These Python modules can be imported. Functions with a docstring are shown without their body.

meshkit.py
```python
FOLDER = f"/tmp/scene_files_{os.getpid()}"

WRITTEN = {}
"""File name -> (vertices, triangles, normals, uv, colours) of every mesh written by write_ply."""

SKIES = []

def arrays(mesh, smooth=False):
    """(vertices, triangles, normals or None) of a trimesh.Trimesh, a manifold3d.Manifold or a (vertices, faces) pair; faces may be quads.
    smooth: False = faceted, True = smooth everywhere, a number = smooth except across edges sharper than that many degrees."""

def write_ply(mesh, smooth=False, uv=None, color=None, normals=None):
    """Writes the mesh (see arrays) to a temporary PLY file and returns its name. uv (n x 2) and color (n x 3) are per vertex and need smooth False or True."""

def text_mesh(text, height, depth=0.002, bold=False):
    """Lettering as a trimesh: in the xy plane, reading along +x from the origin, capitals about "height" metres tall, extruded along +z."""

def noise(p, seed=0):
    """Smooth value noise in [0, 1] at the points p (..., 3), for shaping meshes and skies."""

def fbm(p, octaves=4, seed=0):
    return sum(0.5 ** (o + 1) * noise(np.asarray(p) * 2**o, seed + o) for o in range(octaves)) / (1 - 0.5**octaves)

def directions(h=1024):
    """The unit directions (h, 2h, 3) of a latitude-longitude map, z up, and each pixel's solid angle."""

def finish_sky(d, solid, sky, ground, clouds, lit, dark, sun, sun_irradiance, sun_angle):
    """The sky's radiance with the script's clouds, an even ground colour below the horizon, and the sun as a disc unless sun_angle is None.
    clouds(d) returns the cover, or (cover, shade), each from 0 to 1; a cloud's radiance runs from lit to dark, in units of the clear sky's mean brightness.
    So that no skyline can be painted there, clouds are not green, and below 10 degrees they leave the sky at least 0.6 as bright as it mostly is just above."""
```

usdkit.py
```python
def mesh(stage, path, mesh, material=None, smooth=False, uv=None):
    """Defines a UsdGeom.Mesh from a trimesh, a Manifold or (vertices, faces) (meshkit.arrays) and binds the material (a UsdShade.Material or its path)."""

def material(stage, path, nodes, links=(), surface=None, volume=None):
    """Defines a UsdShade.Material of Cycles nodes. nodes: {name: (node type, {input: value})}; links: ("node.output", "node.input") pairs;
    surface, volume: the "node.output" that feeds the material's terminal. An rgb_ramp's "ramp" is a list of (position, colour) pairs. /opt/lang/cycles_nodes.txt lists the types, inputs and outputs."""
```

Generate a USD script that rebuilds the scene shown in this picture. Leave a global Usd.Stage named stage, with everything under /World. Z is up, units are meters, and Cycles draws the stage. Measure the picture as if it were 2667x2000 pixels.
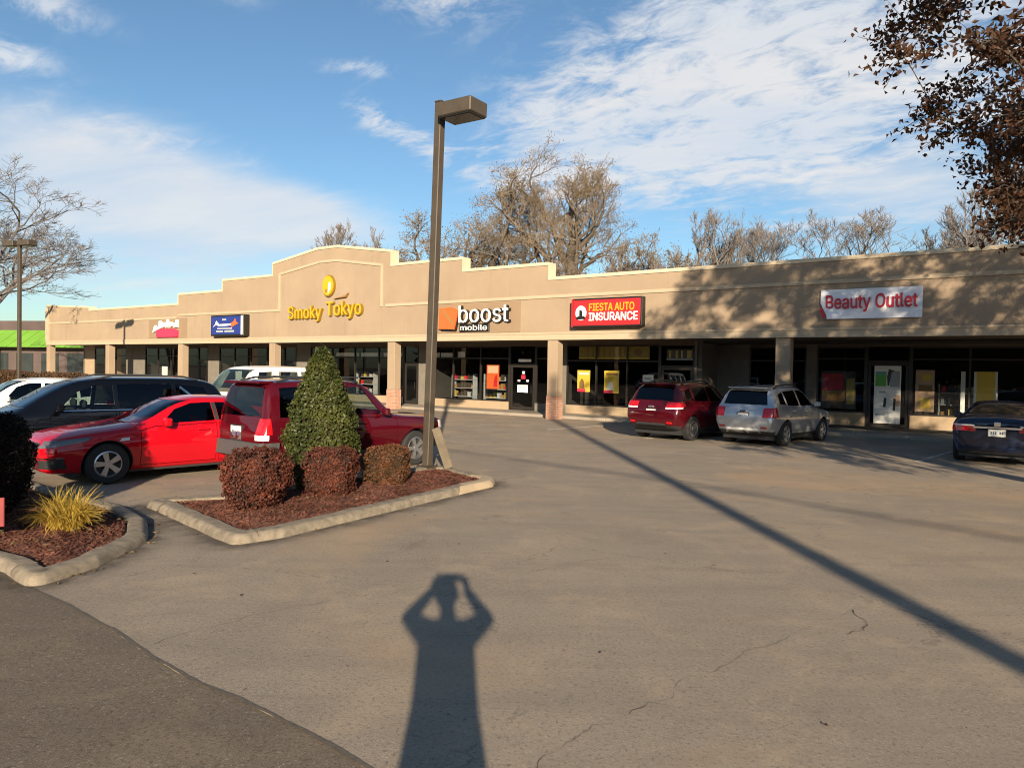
import math, random
import numpy as np, trimesh, manifold3d as m3, usdkit, meshkit
from manifold3d import Manifold, CrossSection
from scipy.interpolate import PchipInterpolator
from shapely.geometry import Polygon, Point, LineString
from pxr import Usd, UsdGeom, UsdLux, UsdShade, Gf, Sdf, Vt

stage = Usd.Stage.CreateInMemory()
UsdGeom.SetStageUpAxis(stage, UsdGeom.Tokens.z)
UsdGeom.SetStageMetersPerUnit(stage, 1.0)
UsdGeom.Xform.Define(stage, '/World'); UsdGeom.Scope.Define(stage, '/World/Looks')

# ------------------------------------------------------------------ camera, sun, sky
EYE = 2.1
PITCH, ROLL = math.radians(1.17), math.radians(1.0)
cam = UsdGeom.Camera.Define(stage, '/World/camera')
cam.CreateFocalLengthAttr(25.70); cam.CreateHorizontalApertureAttr(36.0); cam.CreateVerticalApertureAttr(36.0 * 767 / 1024)
cam.CreateClippingRangeAttr(Gf.Vec2f(0.05, 3000)); cam.CreateExposureAttr(1.05)
_f = np.array([0, math.cos(PITCH), -math.sin(PITCH)]); _u = np.array([0, math.sin(PITCH), math.cos(PITCH)]); _r = np.array([1.0, 0, 0])
_rt = _r * math.cos(ROLL) + _u * math.sin(ROLL); _up = _u * math.cos(ROLL) - _r * math.sin(ROLL)
cam.AddTransformOp().Set(Gf.Matrix4d(*_rt, 0, *_up, 0, *(-_f), 0, 0, 0, EYE, 1))

SUN_EL, SUN_DIR2 = math.radians(15.9), np.array([0.0785, -0.997])
SUN_DIR2 = SUN_DIR2 / np.linalg.norm(SUN_DIR2)
sun_vec = np.array([*(SUN_DIR2 * math.cos(SUN_EL)), math.sin(SUN_EL)])
sun = UsdLux.DistantLight.Define(stage, '/World/sun')
sun.CreateIntensityAttr(1.25); sun.CreateAngleAttr(0.55); sun.CreateNormalizeAttr(True); sun.CreateColorAttr(Gf.Vec3f(1.0, 0.84, 0.62))
_z = sun_vec; _x = np.cross([0, 0, 1.0], _z); _x /= np.linalg.norm(_x); _y = np.cross(_z, _x)
sun.AddTransformOp().Set(Gf.Matrix4d(*_x, 0, *_y, 0, *_z, 0, 0, 0, 60, 1))


class NG:
    """Collects a node graph from expressions."""
    def __init__(s): s.n, s.l, s.k = {}, [], 0
    def add(s, kind, **kw):
        s.k += 1; name = f'{kind}_{s.k}'; vals = {}
        for a, b in kw.items():
            if isinstance(b, str) and '.' in b and not b.startswith('='): s.l.append((b, f'{name}.{a}'))
            else: vals[a] = b
        s.n[name] = (kind, vals); return name
    def m(s, op, a, b=0.0, c=0.0, clamp=False):
        return s.add('math', math_type=op, value1=a, value2=b, value3=c, use_clamp=clamp) + '.value'
    def noise(s, vec, scale, detail=4.0, rough=0.55, dist=0.0):
        return s.add('noise_texture', vector=vec, scale=scale, detail=detail, roughness=rough, distortion=dist) + '.fac'
    def mix(s, fac, a, b, kind='mix'):
        return s.add('mix_color', blend_type=kind, fac=fac, a=a, b=b) + '.result'
    def ramp(s, fac, stops): return s.add('rgb_ramp', fac=fac, ramp=stops) + '.color'
    def mapr(s, v, a, b, c=0.0, d=1.0, t='smoothstep'):
        return s.add('map_range', range_type=t, value=v, from_min=a, from_max=b, to_min=c, to_max=d, clamp=True) + '.result'
    def make(s, path, surface=None, volume=None):
        return usdkit.material(stage, path, s.n, s.l, surface=surface, volume=volume)


def build_sky():
    g = NG()
    sky = g.add('sky_texture', sky_type='single_scattering', sun_disc=False, sun_elevation=SUN_EL,
                sun_rotation=math.atan2(SUN_DIR2[0], SUN_DIR2[1]), altitude=200.0, air_density=1.0, aerosol_density=0.6, ozone_density=1.6) + '.color'
    tc = g.add('texture_coordinate') + '.generated'
    sep = g.add('separate_xyz', vector=tc)
    x, y, z = sep + '.x', sep + '.y', sep + '.z'
    az = g.m('arctan2', x, y)
    el = g.m('arcsine', z)
    zz = g.m('add', g.m('maximum', z, 0.0), 0.14)
    px, py = g.m('divide', x, zz), g.m('divide', y, zz)
    def plane(kx, ky, rot=0.0, oz=0.0):
        c, s_ = math.cos(rot), math.sin(rot)
        a = g.m('add', g.m('multiply', px, c * kx), g.m('multiply', py, -s_ * kx))
        b = g.m('add', g.m('multiply', px, s_ * ky), g.m('multiply', py, c * ky))
        return g.add('combine_xyz', x=a, y=b, z=oz) + '.vector'
    def blob(a0, e0, sa, se, tilt=0.0, amp=1.0):
        da, de = g.m('subtract', az, math.radians(a0)), g.m('subtract', el, math.radians(e0))
        c, s_ = math.cos(math.radians(tilt)), math.sin(math.radians(tilt))
        u = g.m('divide', g.m('add', g.m('multiply', da, c), g.m('multiply', de, s_)), math.radians(sa))
        v = g.m('divide', g.m('subtract', g.m('multiply', de, c), g.m('multiply', da, s_)), math.radians(se))
        q = g.m('add', g.m('multiply', u, u), g.m('multiply', v, v))
        return g.m('multiply', g.m('exponent', g.m('multiply', q, -1.0)), amp)
    def total(*v):
        t = v[0]
        for w in v[1:]: t = g.m('add', t, w)
        return t
    # soft bank on the left, cells of broken cloud on the right, a few thin wisps
    soft = total(blob(-29, 12.6, 12, 4.4, -10, 0.52), blob(-16.5, 11.0, 7.5, 2.4, -6, 0.42), blob(-30, 6.5, 17, 4.2, 0, 0.34), blob(27, 12.0, 8, 4.0, 0, 0.42), blob(12, 14.5, 11, 2.6, 0, 0.20), blob(75, 14, 30, 9, 10, 0.4), blob(-95, 14, 30, 9, 0, 0.35))
    cells = total(blob(-27, 14.5, 11, 2.6, -10, 0.22), blob(13, 17.0, 14, 4.6, -4, 0.44), blob(18, 24.5, 13, 5.5, 12, 0.42), blob(3, 14, 7, 2.6, -10, 0.26), blob(31, 20, 9, 6, 0, 0.32), blob(-9.5, 17.6, 4.5, 1.2, -25, 0.34), blob(-7, 27, 7, 2.6, -8, 0.26), blob(-27, 27, 8, 1.6, -14, 0.30), blob(-33, 22, 5, 1.5, -5, 0.24), blob(-35, 19, 3.0, 0.9, -5, 0.32), blob(-12, 21.5, 3.0, 0.8, 0, 0.26), blob(25, 10.6, 9, 1.2, 0, 0.24), blob(120, 25, 50, 12, 0, 0.3))
    n1 = g.noise(plane(0.55, 0.85, 0.35, 3.0), 1.0, 6.0, 0.55, 0.6)
    n2 = g.noise(plane(2.6, 3.4, 0.5, 8.0), 1.0, 5.0, 0.62, 0.5)
    n3 = g.noise(plane(0.9, 2.6, 0.35, 1.0), 1.0, 4.0, 0.6, 0.3)
    n4 = g.noise(plane(6.0, 10.0, 0.6, 5.0), 1.0, 5.0, 0.68, 0.5)
    a = g.mapr(total(g.m('multiply', n1, 0.42), g.m('multiply', n3, 0.22), g.m('multiply', n2, 0.22), g.m('multiply', n4, 0.14), soft), 0.60, 1.04)
    puff = g.mapr(total(g.m('multiply', n4, 0.62), g.m('multiply', n2, 0.30), g.m('multiply', n1, 0.12), g.m('multiply', cells, 0.42)), 0.54, 0.76)
    b = g.m('multiply', puff, g.mapr(cells, 0.03, 0.30))
    cov = g.m('subtract', 1.0, g.m('multiply', g.m('subtract', 1.0, g.m('multiply', a, 0.80)), g.m('subtract', 1.0, g.m('multiply', b, 0.92))))
    # lit and greyer sides of the clouds
    shade = g.mapr(g.m('add', g.m('multiply', n3, 0.6), g.m('multiply', n1, 0.4)), 0.35, 0.68)
    tone = g.mix(shade, (0.74, 0.84, 0.97), (1.0, 0.98, 0.96))
    cl = g.add('mix_color', blend_type='multiply', fac=1.0, a=tone, b=(CLOUD, CLOUD, CLOUD)) + '.result'
    skyb = g.add('mix_color', blend_type='multiply', fac=1.0, a=sky, b=SKY_TINT) + '.result'
    col = g.add('mix_color', blend_type='mix', fac=cov, a=skyb, b=cl, use_clamp=False) + '.result'
    bg = g.add('background_shader', color=col, strength=0.065)
    mt = g.make('/World/Looks/sky', surface=bg + '.background')
    d = UsdLux.DomeLight.Define(stage, '/World/sky'); d.CreateIntensityAttr(1.0)
    UsdShade.MaterialBindingAPI.Apply(d.GetPrim()).Bind(mt)
    d.GetPrim().SetCustomDataByKey('kind', 'structure')
    d.GetPrim().SetCustomDataByKey('label', 'blue afternoon sky with broken white cloud')
    d.GetPrim().SetCustomDataByKey('category', 'sky')
CLOUD, SKY_TINT = 6.4, (0.78, 0.96, 1.06)
build_sky()

# ------------------------------------------------------------------ helpers: prims, materials, meshes
COUNT = {}
def numbered(parent, name):
    k = (parent, name); COUNT[k] = COUNT.get(k, -1) + 1
    return name if COUNT[k] == 0 else f'{name}_{COUNT[k]:03d}'
def tag(prim, label=None, cat=None, group=None, kind=None):
    for k, v in (('label', label), ('category', cat), ('group', group), ('kind', kind)):
        if v: prim.SetCustomDataByKey(k, v)
    return prim
def path_of(p): return '/World' if p is None else str(p.GetPath())
def obj(name, mesh, mat, parent=None, smooth=False, label=None, **kw):
    pp = path_of(parent); p = f'{pp}/{numbered(pp, name)}'
    prim = usdkit.mesh(stage, p, mesh, mat, smooth=smooth).GetPrim()
    if label or kw: tag(prim, label, **kw)
    return prim
def thing(name, label, cat, loc=(0, 0, 0), rotz=0.0, group=None, kind=None):
    p = f'/World/{numbered("/World", name)}'
    x = UsdGeom.Xform.Define(stage, p); x.AddTranslateOp().Set(Gf.Vec3d(*map(float, loc)))
    if rotz: x.AddRotateZOp().Set(float(rotz))
    return tag(x.GetPrim(), label, cat, group, kind)

def mk(name, col, rough=0.7, var=0.12, scale=3.0, bump=0.0, bscale=60.0, metallic=0.0, coat=0.0, spec=0.5, local=False, tint=None):
    g = NG()
    vec = (g.add('texture_coordinate') + '.object') if local else (g.add('geometry') + '.position')
    if var > 0:
        n = g.noise(vec, scale, 6.0, 0.6); d = np.array(col)
        hi = np.minimum(d * (1 + var), 1) if tint is None else np.array(tint)
        c = g.ramp(n, [(0.28, tuple(d * (1 - var))), (0.72, tuple(hi))])
    else: c = tuple(col)
    kw = dict(base_color=c, roughness=rough, metallic=metallic, specular_ior_level=spec)
    if coat: kw.update(coat_weight=coat, coat_roughness=0.04)
    if bump:
        bn = g.noise(vec, bscale, 4.0, 0.65)
        kw['normal'] = g.add('bump', height=bn, strength=bump, distance=0.02) + '.normal'
    return g.make(f'/World/Looks/{name}', surface=g.add('principled_bsdf', **kw) + '.BSDF')
def leafmat(name, stops, trans=0.35, rough=0.6, patch=3.5):
    g = NG()
    geo = g.add('geometry'); pn = g.noise(geo + '.position', patch, 3.0, 0.6); r = g.m('add', g.m('multiply', geo + '.random_per_island', 0.72), g.m('multiply', g.m('subtract', pn, 0.36), 0.9), clamp=True)
    c = g.ramp(r, stops)
    p = g.add('principled_bsdf', base_color=c, roughness=rough, specular_ior_level=0.3) + '.BSDF'
    t = g.add('translucent_bsdf', color=c) + '.BSDF'
    return g.make(f'/World/Looks/{name}', surface=g.add('mix_closure', fac=trans, closure1=p, closure2=t) + '.closure')
def glassmat(name, tint, ior=1.5, rough=0.01):
    g = NG()
    f = g.m('multiply', g.add('fresnel', IOR=ior) + '.fac', g.m('subtract', 1.0, g.add('geometry') + '.backfacing'))
    t = g.add('transparent_bsdf', color=tint) + '.BSDF'
    s = g.add('glossy_bsdf', color=(0.95, 0.97, 1.0), roughness=rough) + '.BSDF'
    return g.make(f'/World/Looks/{name}', surface=g.add('mix_closure', fac=f, closure1=t, closure2=s) + '.closure')

def box(x0, x1, y0, y1, z0, z1, b=0.0):
    c = ((x0 + x1) / 2, (y0 + y1) / 2, (z0 + z1) / 2); e = np.array([x1 - x0, y1 - y0, z1 - z0])
    if b <= 0:
        m = trimesh.creation.box(e); m.apply_translation(c); return m
    b = min(b, e.min() * 0.49); P = []
    for k in range(3):
        h = e / 2 - b; h[k] = e[k] / 2
        P += [(sx * h[0], sy * h[1], sz * h[2]) for sx in (-1, 1) for sy in (-1, 1) for sz in (-1, 1)]
    m = trimesh.convex.convex_hull(np.array(P)); m.apply_translation(c); return m
def cat(ms): return trimesh.util.concatenate([m for m in ms if m is not None and len(m.faces)])
def prism(poly, a, b):
    """polygon in (x, z), extruded in y from a to b"""
    if not isinstance(poly, Polygon): poly = Polygon(poly)
    m = trimesh.creation.extrude_polygon(poly.buffer(0), abs(b - a), engine='earcut')
    v = m.vertices; m.vertices = np.stack([v[:, 0], v[:, 2] + min(a, b), v[:, 1]], 1); m.invert(); m.fix_normals(); return m
def slab(poly, z0, z1):
    if not isinstance(poly, Polygon): poly = Polygon(poly)
    m = trimesh.creation.extrude_polygon(poly.buffer(0), z1 - z0, engine='earcut'); m.apply_translation((0, 0, z0)); return m
def cyl(p, q, r, n=16): return trimesh.creation.cylinder(r, segment=[p, q], sections=n)
def tubes(p0, p1, r0, r1, n=4):
    p0, p1 = np.asarray(p0, float), np.asarray(p1, float); r0, r1 = np.asarray(r0, float), np.asarray(r1, float)
    d = p1 - p0; L = np.linalg.norm(d, axis=1, keepdims=True); d = d / np.maximum(L, 1e-9)
    ref = np.where(np.abs(d[:, 2:3]) > 0.9, [[1.0, 0, 0]], [[0, 0, 1.0]])
    a = np.cross(d, ref); a /= np.linalg.norm(a, axis=1, keepdims=True); b = np.cross(d, a)
    t = np.arange(n) / n * 2 * math.pi
    ring = a[:, None] * np.cos(t)[None, :, None] + b[:, None] * np.sin(t)[None, :, None]
    v = np.concatenate([p0[:, None] + ring * r0[:, None, None], p1[:, None] + ring * r1[:, None, None]], 1).reshape(-1, 3)
    i = np.arange(n); j = (i + 1) % n
    q = np.concatenate([np.stack([i, j, j + n], 1), np.stack([i, j + n, i + n], 1)])
    f = (np.arange(len(p0)) * 2 * n)[:, None, None] + q[None]
    return trimesh.Trimesh(v, f.reshape(-1, 3)[:, ::-1], process=False)
def leaf_quads(c, nrm, along, w, l, fold=0.25):
    """folded leaf of two triangles pairs (4 vertices, 2 triangles bent on the mid-line)"""
    n = nrm / np.linalg.norm(nrm, axis=1, keepdims=True)
    a = along - (along * n).sum(1, keepdims=True) * n; a /= np.maximum(np.linalg.norm(a, axis=1, keepdims=True), 1e-9)
    s = np.cross(n, a); w = np.asarray(w)[:, None]; l = np.asarray(l)[:, None]
    v = np.stack([c - a * l / 2, c + s * w / 2 + n * w * fold, c + a * l / 2, c - s * w / 2 + n * w * fold], 1).reshape(-1, 3)
    k = np.arange(len(c))[:, None] * 4
    f = np.concatenate([k + [0, 1, 2], k + [0, 2, 3]])
    return trimesh.Trimesh(v, f, process=False)
def unit(rng, n):
    v = rng.normal(size=(n, 3)); return v / np.linalg.norm(v, axis=1, keepdims=True)

# ------------------------------------------------------------------ materials
M = {}
def asphalt(name, base, var, warm, bump=0.5, stains=True):
    g = NG(); vec = g.add('geometry') + '.position'
    big = g.noise(vec, 0.35, 6.0, 0.6, 0.8); mid = g.noise(vec, 3.0, 6.0, 0.6); fine = g.noise(vec, 140.0, 3.0, 0.7)
    st = g.add('voronoi_texture', vector=vec, scale=70.0) + '.color'
    stv = g.add('separate_color', color=st) + '.r'
    b = np.array(base)
    c = g.ramp(big, [(0.3, tuple(b * (1 - var))), (0.52, tuple(b)), (0.74, tuple(b * np.array(warm)))])
    c = g.mix(g.mapr(mid, 0.42, 0.75, 0, 0.5), c, tuple(b * 0.74))
    c = g.mix(g.mapr(stv, 0.1, 0.9, 0.0, 0.72), c, g.mix(g.mapr(fine, 0.4, 0.6), tuple(b * 0.45), tuple(b * 1.55)))
    c = g.mix(g.mapr(stv, 0.955, 0.975, 0.0, 0.30), c, (0.42, 0.38, 0.33))
    sw = g.noise(g.add('mapping', vector=vec, rotation=(0, 0, 0.6), scale=(0.35, 2.4, 1.0)) + '.vector', 1.0, 5.0, 0.6, 0.6)
    c = g.mix(g.mapr(sw, 0.40, 0.68, 0, 0.42), c, tuple(b * np.array([0.72, 0.72, 0.74])))
    md = g.noise(vec, 0.9, 8.0, 0.72, 0.5)
    c = g.mix(g.mapr(md, 0.47, 0.70, 0, 0.6), c, tuple(np.minimum(b * np.array([1.42, 1.34, 1.20]), 1)))
    ag = g.noise(vec, 34.0, 4.0, 0.75)
    c = g.mix(g.mapr(ag, 0.52, 0.66, 0, 0.8), c, tuple(b * 0.48)); c = g.mix(g.mapr(ag, 0.28, 0.42, 0.4, 0.0), c, tuple(np.minimum(b * 1.5, 1)))
    if stains:
        sp = g.noise(vec, 1.1, 4.0, 0.6, 1.5)
        c = g.mix(g.mapr(sp, 0.62, 0.76, 0, 0.6), c, tuple(b * 0.5))
        rs = g.noise(vec, 0.22, 4.0, 0.6, 1.0)
        c = g.mix(g.mapr(rs, 0.52, 0.70, 0, 0.6), c, (b[0] * 1.32, b[1] * 1.10, b[2] * 0.86))
        cr = g.add('voronoi_texture', vector=g.add('vector_math', vector_math_type='add', vector1=vec, vector2=(0, 0, 0)) + '.vector' if False else vec, scale=0.28, feature='distance_to_edge') + '.distance'
        wob = g.m('add', cr, g.m('multiply', g.m('subtract', mid, 0.5), 0.16))
        crk = g.mapr(g.m('absolute', wob), 0.0, 0.006, 1.0, 0.0)
        c = g.mix(g.m('multiply', g.m('multiply', crk, g.mapr(big, 0.45, 0.55)), 0.5), c, tuple(b * 0.35))
    h = g.m('add', g.m('multiply', stv, 0.6), fine)
    nrm = g.add('bump', height=h, strength=bump, distance=0.008) + '.normal'
    return g.make(f'/World/Looks/{name}', surface=g.add('principled_bsdf', base_color=c, roughness=0.88, specular_ior_level=0.25, normal=nrm) + '.BSDF')
M['lot'] = asphalt('lot_asphalt', (0.305, 0.250, 0.192), 0.24, (1.22, 1.15, 1.04))
M['road'] = asphalt('road_asphalt', (0.172, 0.138, 0.104), 0.18, (1.25, 1.2, 1.1), 0.6, False)
M['crack'] = mk('crack_tar', (0.10, 0.082, 0.064), 0.9, 0.3, 20)
def stucco(name, c):
    g = NG(); vec = g.add('geometry') + '.position'; c = np.array(c)
    big = g.noise(vec, 0.5, 6.0, 0.6); st = g.noise(g.add('mapping', vector=vec, scale=(2.6, 2.6, 0.16)) + '.vector', 1.0, 6.0, 0.65); fine = g.noise(vec, 16.0, 4.0, 0.6)
    k = g.ramp(big, [(0.30, tuple(c * 0.90)), (0.70, tuple(c * 1.08))])
    k = g.mix(g.mapr(st, 0.52, 0.78, 0, 0.28), k, tuple(c * np.array([0.62, 0.62, 0.64])))
    k = g.mix(g.mapr(fine, 0.35, 0.75, 0, 0.16), k, tuple(c * 0.72))
    n = g.add('bump', height=g.noise(vec, 90.0, 4.0, 0.65), strength=0.4, distance=0.02) + '.normal'
    return g.make(f'/World/Looks/{name}', surface=g.add('principled_bsdf', base_color=k, roughness=0.92, specular_ior_level=0.2, normal=n) + '.BSDF')
M['stucco'] = stucco('stucco', (0.325, 0.243, 0.168))
M['stucco_patch'] = mk('stucco_patch', (0.265, 0.185, 0.118), 0.9, 0.08, 1.2, 0.35, 90, spec=0.2)
M['trim'] = mk('trim_cream', (0.42, 0.330, 0.230), 0.85, 0.05, 2.0, 0.15, 70, spec=0.2)
M['cap'] = mk('cap_cream', (0.56, 0.46, 0.32), 0.7, 0.05, 2.0)
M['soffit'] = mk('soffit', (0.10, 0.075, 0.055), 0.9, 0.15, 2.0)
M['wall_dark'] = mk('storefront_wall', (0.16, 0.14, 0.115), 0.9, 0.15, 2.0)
M['wall_tan'] = mk('bulkhead_tan', (0.34, 0.25, 0.16), 0.9, 0.10, 2.0, 0.3, 60)
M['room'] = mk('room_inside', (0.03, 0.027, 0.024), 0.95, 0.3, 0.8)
M['frame'] = mk('bronze_frame', (0.030, 0.024, 0.020), 0.45, 0.1, 5.0, metallic=0.3)
M['roof'] = mk('roof_membrane', (0.25, 0.24, 0.23), 0.9, 0.1, 1.0)
M['walk'] = mk('sidewalk_concrete', (0.28, 0.235, 0.185), 0.9, 0.14, 1.3, 0.3, 60)
M['kerb'] = mk('kerb_concrete', (0.215, 0.178, 0.132), 0.94, 0.42, 8.0, 0.7, 80)
M['kerb_light'] = mk('kerb_light', (0.37, 0.285, 0.19), 0.92, 0.14, 5.0, 0.4, 45)
M['mulch'] = mk('mulch_ground', (0.13, 0.055, 0.036), 0.98, 0.4, 14.0, 0.9, 30)
M['chips'] = leafmat('mulch_chip', [(0, (0.07, 0.022, 0.014)), (0.3, (0.18, 0.072, 0.048)), (0.7, (0.29, 0.130, 0.092)), (0.92, (0.40, 0.24, 0.18)), (1, (0.58, 0.44, 0.32))], 0.0, 0.95)
M['glass'] = glassmat('store_glass', (0.90, 0.91, 0.90))
M['paint_line'] = None
def brickmat():
    g = NG(); tc = g.add('texture_coordinate') + '.object'
    s = g.add('separate_xyz', vector=tc)
    v = g.add('combine_xyz', x=g.m('add', s + '.x', s + '.y'), y=s + '.z', z=0.0) + '.vector'
    b = g.add('brick_texture', vector=v, scale=1.0, brick_width=0.21, row_height=0.07, mortar_size=0.008, color1=(0.33, 0.14, 0.085), color2=(0.46, 0.22, 0.13), mortar=(0.42, 0.36, 0.29))
    n = g.noise(tc, 6.0, 5.0)
    c = g.mix(g.mapr(n, 0.3, 0.8, 0, 0.4), b + '.color', (0.26, 0.12, 0.08))
    nr = g.add('bump', height=b + '.fac', strength=0.5, distance=0.01, invert=True) + '.normal'
    return g.make('/World/Looks/brick', surface=g.add('principled_bsdf', base_color=c, roughness=0.9, normal=nr) + '.BSDF')
M['brick'] = brickmat()
def linemat():
    g = NG(); vec = g.add('geometry') + '.position'
    n = g.noise(vec, 5.0, 6.0, 0.7); f = g.noise(vec, 60.0, 3.0, 0.7)
    k = g.mapr(g.m('add', g.m('multiply', n, 0.7), g.m('multiply', f, 0.3)), 0.44, 0.58)
    c = g.mix(g.m('multiply', k, 0.8), (0.260, 0.222, 0.182), (0.62, 0.60, 0.55))
    return g.make('/World/Looks/worn_line', surface=g.add('principled_bsdf', base_color=c, roughness=0.85) + '.BSDF')
M['paint_line'] = linemat()
M['bronze'] = mk('lamp_bronze', (0.062, 0.048, 0.034), 0.6, 0.18, 3.0, metallic=0.1)
M['lens'] = mk('lamp_lens', (0.03, 0.03, 0.03), 0.15, 0.0)
M['bark'] = mk('bark', (0.075, 0.060, 0.047), 0.95, 0.3, 4.0, 0.8, 25)
M['bark_grey'] = mk('bark_grey', (0.110, 0.095, 0.085), 0.95, 0.3, 4.0, 0.8, 25)
M['twig'] = mk('twig', (0.150, 0.115, 0.085), 0.95, 0.25, 1.0)
M['twig_grey'] = mk('twig_grey', (0.135, 0.112, 0.098), 0.95, 0.25, 1.0)
M['leaf_tan'] = leafmat('leaf_tan', [(0, (0.14, 0.10, 0.045)), (0.4, (0.26, 0.18, 0.085)), (0.75, (0.34, 0.25, 0.11)), (1, (0.36, 0.20, 0.09))], 0.4)
M['leaf_oak'] = leafmat('leaf_oak', [(0, (0.05, 0.025, 0.014)), (0.4, (0.12, 0.05, 0.022)), (0.75, (0.25, 0.10, 0.035)), (1, (0.34, 0.18, 0.07))], 0.4)
M['leaf_holly'] = leafmat('leaf_holly', [(0, (0.035, 0.045, 0.012)), (0.3, (0.09, 0.10, 0.024)), (0.7, (0.21, 0.20, 0.045)), (0.93, (0.38, 0.34, 0.11)), (1, (0.42, 0.14, 0.06))], 0.25, 0.45)
M['leaf_barberry'] = leafmat('leaf_barberry', [(0, (0.05, 0.018, 0.012)), (0.3, (0.16, 0.045, 0.026)), (0.7, (0.30, 0.085, 0.042)), (0.92, (0.36, 0.18, 0.08)), (1, (0.50, 0.30, 0.16))], 0.25)
M['leaf_barberry_olive'] = leafmat('leaf_barberry_olive', [(0, (0.055, 0.03, 0.012)), (0.3, (0.17, 0.065, 0.03)), (0.7, (0.29, 0.115, 0.05)), (0.92, (0.36, 0.22, 0.09)), (1, (0.48, 0.16, 0.08))], 0.25)
M['leaf_maroon'] = leafmat('leaf_maroon', [(0, (0.010, 0.008, 0.006)), (0.4, (0.035, 0.016, 0.012)), (0.75, (0.075, 0.026, 0.020)), (0.93, (0.10, 0.06, 0.025)), (1, (0.20, 0.13, 0.06))], 0.1, 0.75)
M['leaf_hedge'] = leafmat('leaf_hedge', [(0, (0.06, 0.035, 0.018)), (0.5, (0.16, 0.08, 0.035)), (1, (0.25, 0.12, 0.05))], 0.2)
M['blade'] = leafmat('grass_blade', [(0, (0.42, 0.30, 0.06)), (0.35, (0.72, 0.50, 0.09)), (0.7, (0.85, 0.60, 0.12)), (0.9, (0.62, 0.58, 0.14)), (1, (0.85, 0.72, 0.34))], 0.5)
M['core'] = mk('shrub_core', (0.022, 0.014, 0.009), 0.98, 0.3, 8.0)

# ------------------------------------------------------------------ ground
random.seed(4)
seam = np.array([(-14.5, 12.3), (-9.0, 9.25), (-4.99, 7.14), (-4.40, 6.72), (-3.59, 6.11), (-2.60, 5.25), (-2.14, 4.86), (-1.26, 4.26), (-0.71, 3.78), (0.3, 2.95), (2.5, 1.2), (7.0, -2.0), (18.0, -9.0)])
_d = np.concatenate([[0], np.cumsum(np.linalg.norm(np.diff(seam, axis=0), axis=1))])
_s = np.arange(0, _d[-1], 0.06)
sx, sy = np.interp(_s, _d, seam[:, 0]), np.interp(_s, _d, seam[:, 1])
wob = (meshkit.fbm(np.stack([_s * 2.2, _s * 0, _s * 0], 1), 5, 3) - 0.5) * 0.045
sx, sy = sx + wob * 0.6, sy + wob * 0.8
lot_poly = Polygon(list(zip(sx, sy)) + [(400, -60), (400, 420), (-400, 420), (-400, 60), (-60, 36)])
obj('parking_lot', slab(lot_poly, -0.16, 0.0), M['lot'], label='pale worn asphalt of the parking lot', cat='parking lot', kind='structure')
gx = trimesh.Trimesh([(-900, -900, -0.005), (900, -900, -0.005), (900, 900, -0.005), (-900, 900, -0.005)], [(0, 1, 2), (0, 2, 3)], process=False)
obj('road', gx, M['road'], label='darker asphalt of the drive in the near left corner', cat='road', kind='structure')
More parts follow.
